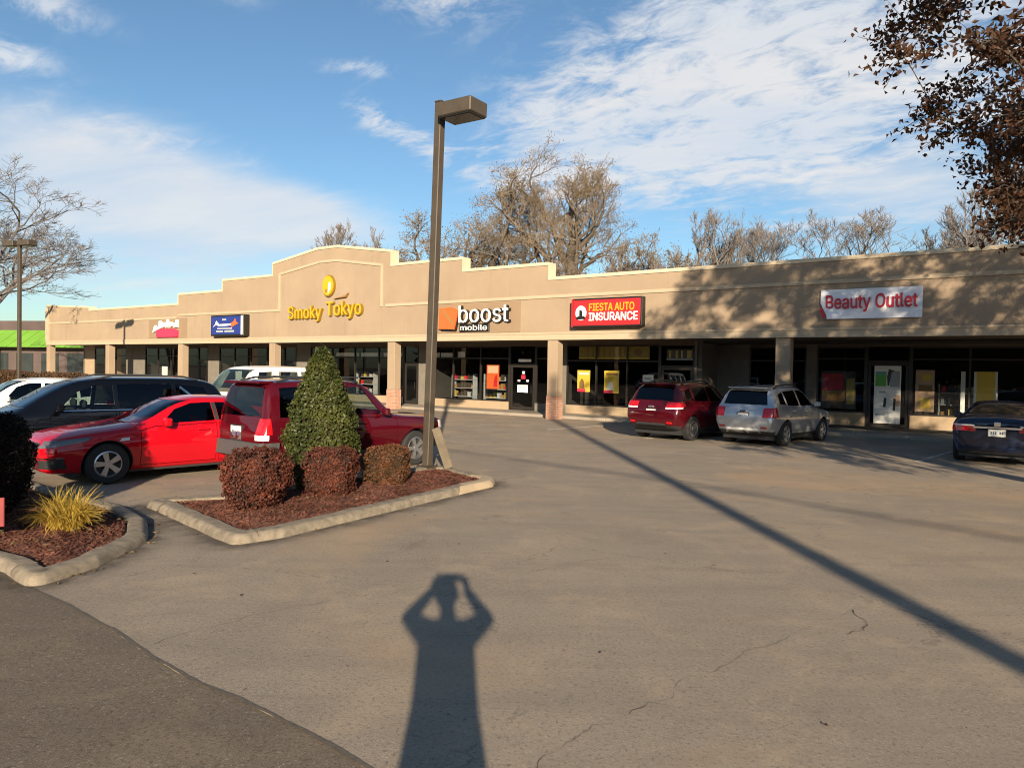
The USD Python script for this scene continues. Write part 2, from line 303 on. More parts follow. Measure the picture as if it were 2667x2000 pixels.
def ribbon(pts, w, z, seed, ragged=0.8, step=0.03):
    pts = np.array(pts, float); d = np.concatenate([[0], np.cumsum(np.linalg.norm(np.diff(pts, axis=0), axis=1))]); s = np.arange(0, d[-1], step)
    p = np.stack([np.interp(s, d, pts[:, 0]), np.interp(s, d, pts[:, 1])], 1)
    t = np.gradient(p, axis=0); t /= np.linalg.norm(t, axis=1, keepdims=True) + 1e-9; n = np.stack([-t[:, 1], t[:, 0]], 1)
    q = np.stack([s * 3, s * 0, s * 0], 1); off = (meshkit.fbm(q, 5, seed) - 0.5) * (0.03 if seed == 5 else 0.22)
    ww = w * np.clip(1 + ragged * 3.2 * (meshkit.fbm(q * 2.3, 4, seed + 9) - 0.55), 0.12, 3)
    a, b = p + n * (off + ww / 2)[:, None], p + n * (off - ww / 2)[:, None]
    v = np.concatenate([np.c_[a, np.full(len(a), z)], np.c_[b, np.full(len(b), z)]]); k = len(a); i = np.arange(k - 1)
    return trimesh.Trimesh(v, np.concatenate([np.stack([i, i + k, i + k + 1], 1), np.stack([i, i + k + 1, i + 1], 1)]), process=False)
lip = np.stack([sx, sy], 1)[(sx > -4.6) & (sx < 1.5)]
lipm = ribbon(lip, 0.030, 0.003, 5, 0.25); 
obj('seam_crack', lipm, M['crack'], label='dark ragged seam between drive and parking lot', cat='crack', kind='structure')
for i, (pp, w) in enumerate([([(-2.63, 5.41), (-2.04, 6.19), (-0.88, 6.92), (1.2, 8.2)], 0.005), ([(0.1, 3.75), (0.75, 4.47), (2.03, 5.68), (3.3, 6.6)], 0.0028), ([(3.1, 6.5), (2.95, 5.95), (2.75, 5.85)], 0.007), ([(-4.3, 4.4), (-3.2, 4.75), (-2.5, 5.0)], 0.008)]):
    if i == 3: continue
    obj('pavement_crack', ribbon(pp, w, 0.004, 20 + i, 1.0), M['crack'], label='thin crack in the lot ' + ['from the seam towards the far kerb', 'running away to the right in the foreground', 'short and bent beside the long pole shadow'][i], cat='crack', kind='structure')
# worn stall lines between the cars on the right (parallel to the parked cars)
for i, (x, y, L) in enumerate([(10.0, 17.95, 4.6), (7.0, 20.6, 4.4), (4.2, 22.9, 4.2), (13.3, 15.6, 4.6), (1.3, 25.6, 4.0)]):
    h = np.array([0.68, 0.733]); n = np.array([-h[1], h[0]]) * 0.05; a = np.array([x, y]); b = a + h * L
    obj('stall_line', slab([tuple(a - n), tuple(b - n), tuple(b + n), tuple(a + n)], -0.01, 0.004), M['paint_line'], label='worn white stall line ' + ['left of the navy sedan', 'right of the dark red crossover', 'left of the dark red crossover', 'right of the navy sedan', 'before the brick-based column'][i], cat='stall line', kind='structure')

# ------------------------------------------------------------------ shopping strip: local frame, x along the front (to the right), y inwards, z up
BX, BY, BROT = 1.474, 31.128, -35.171
_c, _sn = math.cos(math.radians(BROT)), math.sin(math.radians(BROT))
def W(s, o, z=0.0): return np.array([BX + s * _c - o * _sn, BY + s * _sn + o * _c, z])
S = 9.47
bld = thing('strip_mall', 'long tan stucco shop building with stepped parapet and central gable', 'building', (BX, BY, 0), BROT)
S0, S1 = -47.3, 24.0
top = [(S0, 6.50), (-40.3, 6.14), (-40.3, 5.93), (-28.35, 5.93), (-28.35, 6.56), (-23.5, 6.56), (-23.5, 7.2), (-18.65, 7.2), (-18.65, 7.87), (-14.75, 8.42), (-13.2, 8.42), (-9.3, 7.87), (-9.3, 7.17), (-4.7, 7.17), (-4.7, 6.60), (0.0, 6.60), (0.0, 5.96), (S1, 6.02)]
fascia = prism([(S0, 3.38)] + top + [(S1, 3.38)], 0.0, 0.5)
obj('fascia', fascia, M['stucco'], bld)
# cap along the stepped top, cream; each straight run is its own piece
for a, b in zip(top[:-1], top[1:]):
    a, b = np.array(a), np.array(b)
    if abs(a[0] - b[0]) < 1e-6:   # a riser: thin cream face on the end of the parapet
        lo, hi = sorted((a[1], b[1])); right = b[1] < a[1]; x = a[0]
        obj('parapet_end', box(x if right else x - 0.03, x + 0.03 if right else x, -0.035, 0.535, lo + 0.06, hi + 0.055), M['cap'], bld)
    else:
        sl = (b[1] - a[1]) / (b[0] - a[0])
        obj('parapet_cap', prism([(a[0], a[1] - 0.07), (b[0], b[1] - 0.07), (b[0], b[1] + 0.06), (a[0], a[1] + 0.06)], -0.04, 0.54), M['cap'], bld)
obj('fascia_band', prism([(S0, 3.36), (S1, 3.36), (S1, 3.67), (S0, 3.67)], -0.05, 0.0), M['trim'], bld)
obj('band_ledge', prism([(S0, 3.60), (S1, 3.60), (S1, 3.68), (S0, 3.68)], -0.075, -0.05), M['trim'], bld)
def trimline(p, q, w=0.13, d=0.045):
    p, q = np.array(p, float), np.array(q, float); t = (q - p) / np.linalg.norm(q - p); n = np.array([-t[1], t[0]]) * w / 2
    obj('trim_moulding', prism([tuple(p - n), tuple(q - n), tuple(q + n), tuple(p + n)], -d, 0.002), M['trim'], bld)
trimline((S0 + 0.5, 5.07), (-28.6, 5.05)); trimline((-28.35, 5.21), (-18.06, 5.19)); trimline((-9.6, 5.17), (S1, 5.25))
trimline((-18.0, 5.12), (-18.0, 7.20)); trimline((-18.05, 7.22), (-14.6, 7.68)); trimline((-14.62, 7.68), (-13.3, 7.68)); trimline((-13.3, 7.68), (-9.85, 7.20)); trimline((-9.9, 7.24), (-9.9, 5.12))
obj('end_pilaster', box(S0 - 0.04, S0 + 0.5, -0.09, 0.5, 3.68, 6.30), M['trim'], bld)
for k in range(-5, 3):
    x = k * S + (0.08 if k == 2 else 0)
    obj('column', box(x, x + 0.5, 0.02, 0.47, 0.98, 3.40, 0.012), M['stucco'], bld)
    obj('column_base', box(x - 0.025, x + 0.525, -0.005, 0.495, -0.02, 0.98, 0.012), M['brick'], bld)
OFF_L, OFF_R, SPLIT = 2.8, 4.8, 5.55
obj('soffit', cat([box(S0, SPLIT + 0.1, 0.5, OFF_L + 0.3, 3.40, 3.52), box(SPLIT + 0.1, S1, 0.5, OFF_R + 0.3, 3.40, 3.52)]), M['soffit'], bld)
obj('roof', box(S0 + 0.2, S1, 0.5, 20.0, 5.2, 5.35), M['roof'], bld)
obj('back_wall', box(S0, S1, 19.8, 20.1, 0, 5.6), M['stucco'], bld)
obj('side_wall', box(S0, S0 + 0.3, OFF_L, 19.8, 0, 5.9), M['stucco'], bld)
obj('side_wall', box(S1 - 0.3, S1, OFF_R, 19.8, 0, 5.9), M['stucco'], bld)
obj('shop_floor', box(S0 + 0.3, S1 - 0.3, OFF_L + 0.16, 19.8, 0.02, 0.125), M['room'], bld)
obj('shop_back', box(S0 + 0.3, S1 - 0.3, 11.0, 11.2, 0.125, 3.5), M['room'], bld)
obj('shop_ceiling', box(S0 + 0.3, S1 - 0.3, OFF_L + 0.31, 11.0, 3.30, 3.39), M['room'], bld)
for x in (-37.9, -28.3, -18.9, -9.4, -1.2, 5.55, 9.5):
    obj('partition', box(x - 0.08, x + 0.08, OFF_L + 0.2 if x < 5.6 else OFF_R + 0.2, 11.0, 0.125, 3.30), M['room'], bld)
def wall(a, b, off, z0=0.0, z1=3.42, m='wall_dark', name='shopfront_wall'):
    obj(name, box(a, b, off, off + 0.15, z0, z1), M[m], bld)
def window(a, b, off, n, sill=0.5, head=3.2, transom=2.58, bulk='wall_tan'):
    obj('bulkhead', box(a, b, off - 0.06, off + 0.15, 0.0, sill), M[bulk], bld)
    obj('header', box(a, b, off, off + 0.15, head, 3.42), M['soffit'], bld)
    w = (b - a) / n; t = 0.06
    for i in range(n + 1):
        x = a + i * w; x0, x1 = (x, x + t) if i == 0 else (x - t, x) if i == n else (x - t / 2, x + t / 2)
        obj('mullion', box(x0, x1, off - 0.01, off + 0.11, sill, head), M['frame'], bld)
    for zz in (sill, transom, head - t):
        for i in range(n):
            x0 = a + i * w + (t if i == 0 else t / 2); x1 = a + (i + 1) * w - (t if i == n - 1 else t / 2)
            obj('window_rail', box(x0, x1, off, off + 0.10, zz, zz + t), M['frame'], bld)
    for i in range(n):
        x0 = a + i * w + (t if i == 0 else t / 2); x1 = a + (i + 1) * w - (t if i == n - 1 else t / 2)
        obj('pane', box(x0, x1, off + 0.045, off + 0.053, sill + t, transom), M['glass'], bld)
        obj('pane', box(x0, x1, off + 0.045, off + 0.053, transom + t, head - t), M['glass'], bld)
def door(a, b, off, glass_from=0.3, head=2.3):
    obj('header', box(a, b, off, off + 0.15, 3.2, 3.42), M['soffit'], bld)
    t = 0.07
    obj('transom_pane', box(a + t, b - t, off + 0.045, off + 0.053, head + t, 3.2), M['glass'], bld)
    fr = cat([box(a, a + t, off - 0.01, off + 0.12, 0.12, 3.2), box(b - t, b, off - 0.01, off + 0.12, 0.12, 3.2), box(a + t, b - t, off - 0.005, off + 0.115, head, head + t)])
    obj('door_frame', fr, M['frame'], bld)
    a2, b2 = a + t + 0.01, b - t - 0.01; s = 0.10
    d = obj('shop_door', cat([box(a2, a2 + s, off + 0.02, off + 0.08, 0.135, head - 0.01), box(b2 - s, b2, off + 0.02, off + 0.08, 0.135, head - 0.01), box(a2 + s, b2 - s, off + 0.02, off + 0.08, 0.135, glass_from), box(a2 + s, b2 - s, off + 0.02, off + 0.08, head - 0.12, head - 0.01)]), M['frame'], bld)
    obj('door_pane', box(a2 + s, b2 - s, off + 0.045, off + 0.053, glass_from, head - 0.12), M['glass'], d)
    obj('handle', cyl((b2 - 0.15, off - 0.04, 0.95), (b2 - 0.15, off - 0.04, 1.3), 0.014, 8), M['frame'], d)
# left shops
wall(S0, -45.4, OFF_L, m='wall_tan'); window(-45.4, -40.4, OFF_L, 3); wall(-40.4, -37.6, OFF_L)
window(-37.6, -30.6, OFF_L, 4); door(-30.6, -29.4, OFF_L); wall(-29.4, -28.1, OFF_L)
window(-28.1, -21.2, OFF_L, 4); door(-21.2, -20.0, OFF_L); wall(-20.0, -18.7, OFF_L)
window(-18.7, -11.0, OFF_L, 4); door(-11.0, -9.9, OFF_L); wall(-9.9, -9.3, OFF_L)
window(-9.3, -3.95, OFF_L, 3); door(-3.95, -2.4, OFF_L); window(-2.4, -1.2, OFF_L, 1, bulk='wall_dark'); wall(-1.2, -0.7, OFF_L)
window(-0.7, 3.9, OFF_L, 3, 0.5, 3.25, 2.5, 'wall_tan'); door(3.9, 5.45, OFF_L); wall(5.45, SPLIT, OFF_L)
obj('return_wall', box(SPLIT, SPLIT + 0.15, OFF_L + 0.15, OFF_R + 0.15, 0, 3.42), M['wall_dark'], bld)
wall(SPLIT + 0.15, 7.1, OFF_R); window(7.1, 9.4, OFF_R, 2, 0.5, 3.2, 2.6, 'wall_dark'); wall(9.4, 9.8, OFF_R)
window(9.8, 11.6, OFF_R, 1, 0.62, 3.2, 2.7); door(11.6, 13.15, OFF_R, 0.25, 2.6); window(13.15, 16.9, OFF_R, 2, 0.62, 3.2, 2.7); window(17.0, 21.0, OFF_R, 3, 0.62, 3.2, 2.7); wall(16.9, 17.0, OFF_R); wall(21.0, S1, OFF_R)
# walk under the canopy
walk = Polygon([(S0 - 1.5, 0.8), (S1 + 4, 0.8), (S1 + 4, OFF_R + 0.1), (SPLIT, OFF_R + 0.1), (SPLIT, OFF_L + 0.1), (S0 - 1.5, OFF_L + 0.1)])
sw = thing('sidewalk', 'pale raised concrete walk along the shop fronts', 'sidewalk', (BX, BY, 0), BROT, kind='structure')
x = S0 - 1.5
while x < S1 + 4:
    x1 = min(x + 1.6, S1 + 4); o1 = OFF_R if x > SPLIT - 0.2 else OFF_L
    obj('paving_slab', box(x + 0.006, x1 - 0.006, 0.95, o1, -0.05, 0.12, 0.008), M['walk'], sw)
    obj('kerb_stone', box(x + 0.004, x1 - 0.004, 0.78, 0.945, -0.05, 0.122, 0.02), M['walk'], sw); x = x1

# ------------------------------------------------------------------ signs on the fascia (things of their own)
def paint(name, c, rough=0.45, var=0.04): return mk(name, c, rough, var, 4.0)
M['s_red'] = paint('sign_red', (0.50, 0.018, 0.022)); M['s_black'] = paint('sign_black', (0.012, 0.011, 0.010)); M['s_white'] = paint('sign_white', (0.80, 0.78, 0.74)); M['s_yellow'] = paint('sign_yellow', (0.64, 0.33, 0.015))
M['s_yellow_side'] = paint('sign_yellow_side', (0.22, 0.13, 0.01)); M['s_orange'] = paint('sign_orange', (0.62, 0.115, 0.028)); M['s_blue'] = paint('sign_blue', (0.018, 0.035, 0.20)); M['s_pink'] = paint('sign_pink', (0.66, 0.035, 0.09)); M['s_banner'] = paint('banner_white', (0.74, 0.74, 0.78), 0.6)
M['s_bannerred'] = paint('banner_red', (0.48, 0.02, 0.035)); M['s_poster'] = paint('poster_yellow', (0.80, 0.55, 0.07)); M['s_green'] = paint('poster_green', (0.12, 0.42, 0.05)); M['s_grey'] = paint('poster_grey', (0.34, 0.36, 0.38)); M['s_skin'] = paint('poster_tan', (0.62, 0.40, 0.26)); M['s_teal'] = paint('poster_teal', (0.10, 0.36, 0.34))
M['s_olive'] = paint('banner_olive', (0.36, 0.27, 0.06)); M['s_dark'] = paint('poster_dark', (0.05, 0.04, 0.035)); M['s_brown'] = paint('poster_brown', (0.28, 0.15, 0.05))
def sign(name, label, cat_, s, o, z, group=None):
    w = W(s, o, z); return thing(name, label, cat_, w, BROT, group)
def text(t, h, s, z, o, depth=0.05, bold=False, width=None, skew=0.0):
    """lettering standing on the front: x right, z up, its back at o and its face depth in front of it"""
    m = meshkit.text_mesh(t, h, depth, bold); v = m.vertices.copy()
    if width: v[:, 0] = (v[:, 0] - v[:, 0].min()) * width / (v[:, 0].max() - v[:, 0].min())
    v = np.stack([v[:, 0] + skew * v[:, 1] + s, o - v[:, 2], v[:, 1] + z], 1); return trimesh.Trimesh(v, m.faces, process=False)
def oval(cx, cz, rx, rz, o0, o1, n=28): return prism([(cx + rx * math.cos(t), cz + rz * math.sin(t)) for t in np.linspace(0, 2 * math.pi, n, endpoint=False)], o0, o1)

t = sign('shop_sign', 'yellow channel lettering and oval emblem under the gable', 'shop sign', -14.1, 0, 4.6)
obj('lettering_side', text('Smoky', 0.66, -2.95, 0.06, 0.0, 0.14, True, 2.80), M['s_yellow_side'], t); obj('lettering_side', text('Tokyo', 0.72, 0.22, 0.16, 0.0, 0.14, True, 2.70), M['s_yellow_side'], t)
obj('lettering', text('Smoky', 0.66, -2.98, 0.08, -0.141, 0.02, False, 2.77), M['s_yellow'], t); obj('lettering', text('Tokyo', 0.72, 0.19, 0.18, -0.141, 0.02, False, 2.67), M['s_yellow'], t)
obj('accent_bar', prism([(0.75, 1.04), (1.7, 1.10), (1.85, 1.30), (1.7, 1.2)], -0.16, 0), M['s_brown'], t)
e = obj('emblem', oval(0.3, 1.76, 0.40, 0.52, -0.16, 0), M['s_yellow'], t)
obj('emblem_rim', trimesh.boolean.difference([oval(0.32, 1.75, 0.47, 0.58, -0.12, 0), oval(0.32, 1.75, 0.41, 0.52, -0.3, 0.1)], engine='manifold'), M['s_yellow_side'], e)
obj('emblem_eye', oval(0.2, 1.48, 0.09, 0.10, -0.175, -0.162), M['s_brown'], e); obj('emblem_face', prism([(0.36, 1.35), (0.55, 1.6), (0.52, 1.95), (0.40, 1.9)], -0.18, -0.162), M['s_banner'], e)

t = sign('shop_sign', 'orange block logo with white boost mobile lettering', 'shop sign', -6.0, 0, 3.8)
obj('back_panel', box(-0.15, 4.6, -0.02, 0.01, -0.08, 1.28), M['stucco_patch'], t)
sq = prism([(0.02, 0.12), (0.95, 0.08), (1.18, 0.95), (0.75, 1.12), (0.05, 1.08)], -0.16, -0.02)
obj('logo_shadow', prism([(0.10, 0.04), (1.02, 0.0), (1.26, 0.90), (0.82, 1.05), (0.12, 1.0)], -0.09, -0.02), M['s_black'], t)
obj('logo_block', sq, M['s_orange'], t)
obj('logo_slash', prism([(0.20, 0.98), (0.32, 1.0), (0.98, 0.32), (0.86, 0.26)], -0.175, -0.161), M['s_brown'], t)
obj('lettering_edge', cat([text('boost', 0.78, 1.26, 0.38, -0.02, 0.10, True, 2.85)]), M['s_black'], t)
obj('lettering', text('boost', 0.78, 1.22, 0.40, -0.125, 0.03, False, 2.80), M['s_white'], t)
obj('small_lettering_edge', box(1.22, 2.95, -0.10, -0.02, -0.03, 0.33, 0.02), M['s_black'], t)
obj('small_lettering', text('mobile', 0.24, 1.30, 0.04, -0.102, 0.02, False, 1.55), M['s_white'], t)

t = sign('shop_sign', 'red cabinet sign reading FIESTA AUTO INSURANCE', 'shop sign', 1.38, 0, 3.84)
obj('cabinet', box(0, 3.12, -0.32, -0.0, 0, 1.17, 0.02), M['s_black'], t)
obj('sign_face', box(0.07, 3.05, -0.335, -0.318, 0.07, 1.10, 0.006), M['s_red'], t)
obj('lettering', text('FIESTA AUTO', 0.29, 0.80, 0.66, -0.336, 0.02, True, 2.0), M['s_yellow'], t)
obj('lettering', text('INSURANCE', 0.31, 0.80, 0.27, -0.336, 0.02, True, 2.15), M['s_white'], t)
lg = obj('logo_disc', oval(0.43, 0.58, 0.25, 0.30, -0.352, -0.336), M['s_white'], t)
obj('logo_figure', prism([(0.24, 0.33), (0.62, 0.33), (0.66, 0.42), (0.5, 0.46), (0.48, 0.68), (0.36, 0.70), (0.36, 0.46), (0.2, 0.42)], -0.362, -0.353), M['s_black'], lg)
obj('left_trim', box(-0.02, 0.05, -0.345, -0.322, 0.02, 1.15), M['s_red'], t)

t = sign('shop_sign', 'white vinyl banner with red Beauty Outlet lettering and curled corner', 'banner', 10.95, 0, 3.95)
gxs, gzs = np.meshgrid(np.linspace(0, 1, 40), np.linspace(0, 1, 14), indexing='ij')
lx = 0.0 + 0.22 * np.clip((0.55 - gzs) / 0.45, 0, 1) ** 1.0; X = lx + gxs * (3.02 - lx); Z = gzs * 0.98 + 0.01
Yb = -0.065 - 0.025 * np.sin(gxs * 9 + gzs * 3) * (0.3 + gzs * 0.5) - 0.12 * np.exp(-((gxs / 0.10) ** 2 + (gzs / 0.35) ** 2))
vb = np.stack([X, Yb, Z], -1).reshape(-1, 3); vb2 = vb + [0, 0.006, 0]; idx = np.arange(560).reshape(40, 14)
q = np.stack([idx[:-1, :-1], idx[1:, :-1], idx[1:, 1:], idx[:-1, 1:]], -1).reshape(-1, 4)
fb = np.concatenate([q[:, [0, 1, 2]], q[:, [0, 2, 3]]])
obj('banner_sheet', trimesh.Trimesh(np.concatenate([vb, vb2]), np.concatenate([fb, fb[:, ::-1] + 560]), process=False), M['s_banner'], t, smooth=True)
obj('lettering', text('Beauty Outlet', 0.43, 0.17, 0.36, -0.10, 0.008, True, 2.72), M['s_bannerred'], t)
obj('curled_corner', prism([(-0.02, 0.30), (0.12, 0.02), (0.20, 0.10), (0.06, 0.42)], -0.20, -0.185), M['s_bannerred'], t)

t = sign('shop_sign', 'navy cabinet sign with white and red lettering', 'shop sign', -24.05, 0, 3.78)
obj('cabinet', box(0, 3.3, -0.42, 0, 0, 1.25, 0.02), M['s_black'], t)
obj('sign_face', box(0.08, 3.02, -0.436, -0.418, 0.09, 1.16, 0.006), M['s_blue'], t)
obj('edge_strip', box(3.06, 3.2, -0.438, -0.42, 0.06, 1.18), M['s_white'], t)
obj('swoosh', prism([(0.25, 0.52), (0.55, 0.66), (1.0, 0.58), (2.2, 0.62), (2.2, 0.72), (0.9, 0.70), (0.6, 0.92), (0.5, 0.72)], -0.45, -0.437), M['s_white'], t)
obj('star', prism([(2.15, 0.50), (2.5, 0.62), (2.85, 0.72), (2.6, 0.82), (2.5, 1.02), (2.35, 0.84), (2.05, 0.74)], -0.46, -0.437), M['s_orange'], t)
[obj('lettering', m_, M['s_grey'], t) for m_ in [box(1.2, 1.6, -0.45, -0.437, 0.92, 1.02), box(0.7, 2.2, -0.45, -0.437, 0.40, 0.49), box(0.6, 1.3, -0.45, -0.437, 0.22, 0.33), box(1.45, 2.4, -0.45, -0.437, 0.22, 0.33)]]

t = sign('shop_sign', 'white script sign over a pink red panel', 'shop sign', -31.0, 0, 3.8)
obj('back_panel', box(-0.9, 3.7, -0.02, 0.01, -0.06, 1.2), M['stucco_patch'], t)
obj('lower_panel', prism([(0.25, 0.0), (2.75, 0.0), (2.75, 0.42), (2.2, 0.55), (0.9, 0.55), (0.25, 0.40)], -0.16, -0.02), M['s_pink'], t)
obj('script', cat([prism([(-0.2, 0.30), (0.15, 0.42), (0.9, 0.62), (0.7, 0.72), (0.2, 0.66), (0.05, 0.8), (-0.1, 0.6)], -0.16, -0.02), prism([(0.5, 0.68), (0.62, 0.68), (0.72, 1.1), (0.6, 1.1)], -0.16, -0.02), oval(1.05, 0.80, 0.2, 0.18, -0.16, -0.02), prism([(1.35, 0.62), (1.5, 0.62), (1.62, 1.16), (1.5, 1.16)], -0.16, -0.02), oval(1.95, 0.82, 0.22, 0.17, -0.16, -0.02), prism([(2.35, 0.62), (2.7, 0.62), (2.76, 1.12), (2.62, 1.12)], -0.16, -0.02)]), M['s_white'], t)

# things behind and on the shop glass: o is the depth of the sheet's face
def poster(label, parts, s, o, z, cat_='poster', name='window_poster', group=None):
    t = sign(name, label, cat_, s, o, z, group)
    for nm, m, mat in parts: obj(nm, m, M[mat], t)
    return t
IN = OFF_L + 0.07; INR = OFF_R + 0.07
poster('tall salmon orange poster in the phone shop window', [('sheet', box(0, 0.76, 0, 0.01, 0, 1.2), 's_orange'), ('print', box(0.06, 0.7, -0.004, -0.001, 0.78, 1.14), 's_skin'), ('figure', prism([(0.42, 0.1), (0.66, 0.1), (0.66, 0.72), (0.5, 0.62), (0.46, 0.4)], -0.005, -0.001), 's_red')], -5.38, IN, 1.1)
poster('white notice low on the phone shop door', [('sheet', box(0, 0.62, 0, 0.006, 0, 0.36), 's_white'), ('print', box(0.12, 0.5, -0.004, -0.001, 0.2, 0.28), 's_grey')], -3.47, OFF_L + 0.012, 0.98, 'notice', 'door_notice')
poster('white street number strip above the phone shop door', [('sheet', box(0, 0.74, 0, 0.006, 0, 0.13), 's_white')], -3.44, OFF_L + 0.03, 2.45, 'number strip', 'number_strip')
poster('small white decals at mid height on the phone shop door', [('decal', box(0, 0.14, 0, 0.006, 0, 0.1), 's_white'), ('decal', box(0.5, 0.64, 0, 0.006, 0, 0.1), 's_white'), ('decal', box(0.26, 0.40, 0, 0.006, 0.38, 0.5), 's_white'), ('decal', box(0.2, 0.44, 0, 0.006, 0.12, 0.32), 's_bannerred')], -3.46, OFF_L + 0.03, 1.5, 'decal', 'door_decals')
poster('yellow poster beside the brick-based column', [('sheet', box(0, 0.66, 0, 0.01, 0, 0.98), 's_poster'), ('figure', prism([(0.1, 0.15), (0.38, 0.15), (0.34, 0.5), (0.24, 0.62), (0.12, 0.45)], -0.005, -0.001), 's_brown'), ('strip', box(0.0, 0.42, -0.004, -0.001, 0.0, 0.14), 's_pink'), ('print', box(0.08, 0.6, -0.004, -0.001, 0.78, 0.88), 's_white')], -0.16, IN, 1.12)
poster('yellow poster with a pale figure left of the dark red crossover', [('sheet', box(0, 0.74, 0, 0.01, 0, 1.0), 's_poster'), ('figure', prism([(0.12, 0.14), (0.52, 0.14), (0.44, 0.36), (0.38, 0.52), (0.26, 0.52), (0.16, 0.34)], -0.005, -0.001), 's_white'), ('strip', box(0.0, 0.44, -0.004, -0.001, 0.0, 0.12), 's_pink'), ('print', box(0.1, 0.68, -0.004, -0.001, 0.80, 0.9), 's_brown')], 1.22, IN, 1.1)
poster('dull yellow banner across the insurance window top', [('sheet', box(0, 3.5, 0, 0.01, 0, 0.5), 's_olive')] + [('stripe', box(a, a + 0.06, -0.004, -0.001, 0.04, 0.46), 's_brown') for a in (0.45, 0.72, 1.0, 1.28, 1.55, 1.8, 2.05, 2.3)] + [('edge_strip', box(0, 3.5, -0.004, -0.001, -0.06, 0.0), 's_poster'), ('seal', oval(2.95, 0.25, 0.2, 0.16, -0.005, -0.001), 's_brown')], -0.1, IN, 2.68, 'banner', 'window_banner')
poster('small framed yellow lettering above the insurance door', [('sheet', box(0, 1.2, 0, 0.01, 0, 0.46), 's_dark'), ('lettering', cat([box(0.1, 0.2, -0.004, -0.001, 0.08, 0.4), box(0.4, 0.5, -0.004, -0.001, 0.08, 0.4), box(0.64, 0.72, -0.004, -0.001, 0.08, 0.4), box(0.9, 1.1, -0.004, -0.001, 0.08, 0.4)]), 's_olive'), ('frame', box(0.0, 1.2, -0.004, -0.001, 0.0, 0.05), 's_grey')], 4.2, OFF_L + 0.035, 2.6, 'door sign', 'door_sign')
poster('small white notice above the dark red crossover', [('sheet', box(0, 0.5, 0, 0.01, 0, 0.3), 's_white'), ('print', box(0.1, 0.4, -0.004, -0.001, 0.1, 0.18), 's_grey')], 3.1, IN, 1.65, 'notice', 'door_notice')
poster('tall white poster with dark hair models on the beauty shop door', [('sheet', box(0, 0.92, 0, 0.008, 0, 2.2), 's_white'), ('print', box(0.04, 0.42, -0.004, -0.001, 1.42, 1.86), 's_green'), ('print', box(0.04, 0.42, -0.004, -0.001, 1.86, 1.98), 's_teal'), ('print', box(0.55, 0.88, -0.004, -0.001, 1.4, 2.0), 's_grey'), ('figure', prism([(0.46, 1.45), (0.52, 1.45), (0.6, 1.95), (0.7, 2.02), (0.5, 2.08), (0.44, 1.8)], -0.006, -0.001), 's_dark'), ('figure', prism([(0.32, 0.62), (0.42, 0.62), (0.44, 0.95), (0.36, 1.0)], -0.006, -0.001), 's_dark'), ('figure', prism([(0.66, 0.5), (0.74, 0.5), (0.76, 0.95), (0.68, 0.98)], -0.006, -0.001), 's_dark'), ('print', box(0.72, 0.9, -0.004, -0.001, 0.66, 1.1), 's_skin'), ('print', box(0.18, 0.4, -0.004, -0.001, 1.16, 1.24), 's_grey'), ('print', box(0.06, 0.4, -0.004, -0.001, 0.3, 0.36), 's_grey')], 11.9, OFF_R + 0.012, 0.27)
poster('orange yellow poster in the window above the navy sedan', [('sheet', box(0, 0.72, 0, 0.01, 0, 1.25), 's_poster'), ('border', box(0.0, 0.08, -0.004, -0.001, 0, 1.25), 's_white'), ('border', box(0.64, 0.72, -0.004, -0.001, 0, 1.25), 's_white')], 15.15, INR, 1.05)
poster('tan and brown display panel right of the beauty shop door', [('sheet', box(0, 0.62, 0, 0.01, 0, 1.55), 's_skin'), ('print', box(0.1, 0.55, -0.004, -0.001, 0.75, 1.0), 's_brown'), ('print', box(0.2, 0.5, -0.004, -0.001, 1.15, 1.4), 's_poster'), ('print', box(0.15, 0.5, -0.004, -0.001, 0.1, 0.5), 's_poster')], 13.3, INR, 0.78)
poster('red and tan picture poster left of the beauty shop door', [('sheet', box(0, 1.3, 0, 0.01, 0, 1.5), 's_dark'), ('print', box(0.05, 0.85, -0.004, -0.001, 0.75, 1.4), 's_bannerred'), ('print', box(0.05, 0.9, -0.004, -0.001, 0.3, 0.72), 's_brown'), ('print', box(0.95, 1.25, -0.004, -0.001, 0.2, 1.2), 's_olive')], 9.95, INR, 0.75)
poster('narrow pale strip between two panes above the navy sedan', [('sheet', box(0, 0.14, 0, 0.01, 0, 1.5), 's_white')], 14.75, INR, 0.8, 'window strip', 'window_strip')
for i, s in enumerate((-35.4, -26.4, -25.3)):
    poster(['white sheet low in the window behind the black minivan', 'white sheet in the window left of the white van', 'white sheet in the window nearest the white van'][i], [('sheet', box(0, 0.75, 0, 0.01, 0, 0.75), 's_white')], s, IN, 1.1, 'notice', 'window_notice')
for i, (a, b) in enumerate([(-16.6, -14.7), (-14.5, -12.9), (-12.7, -11.3), (-9.2, -8.6), (-8.5, -7.7), (-7.35, -6.9)]):
    poster('white board high in the shop window ' + ['just right of the evergreen', 'two boards right of the evergreen', 'left of the pillar behind the lamp pole', 'just right of the pillar behind the lamp pole', 'behind the lamp pole', 'right of the lamp pole'][i], [('sheet', box(0, b - a, 0, 0.03, 0, 0.22 if i < 5 else 0.34), 's_white')], a, IN + 0.1, 2.66 if i < 5 else 2.6, 'valance board', 'valance_board')
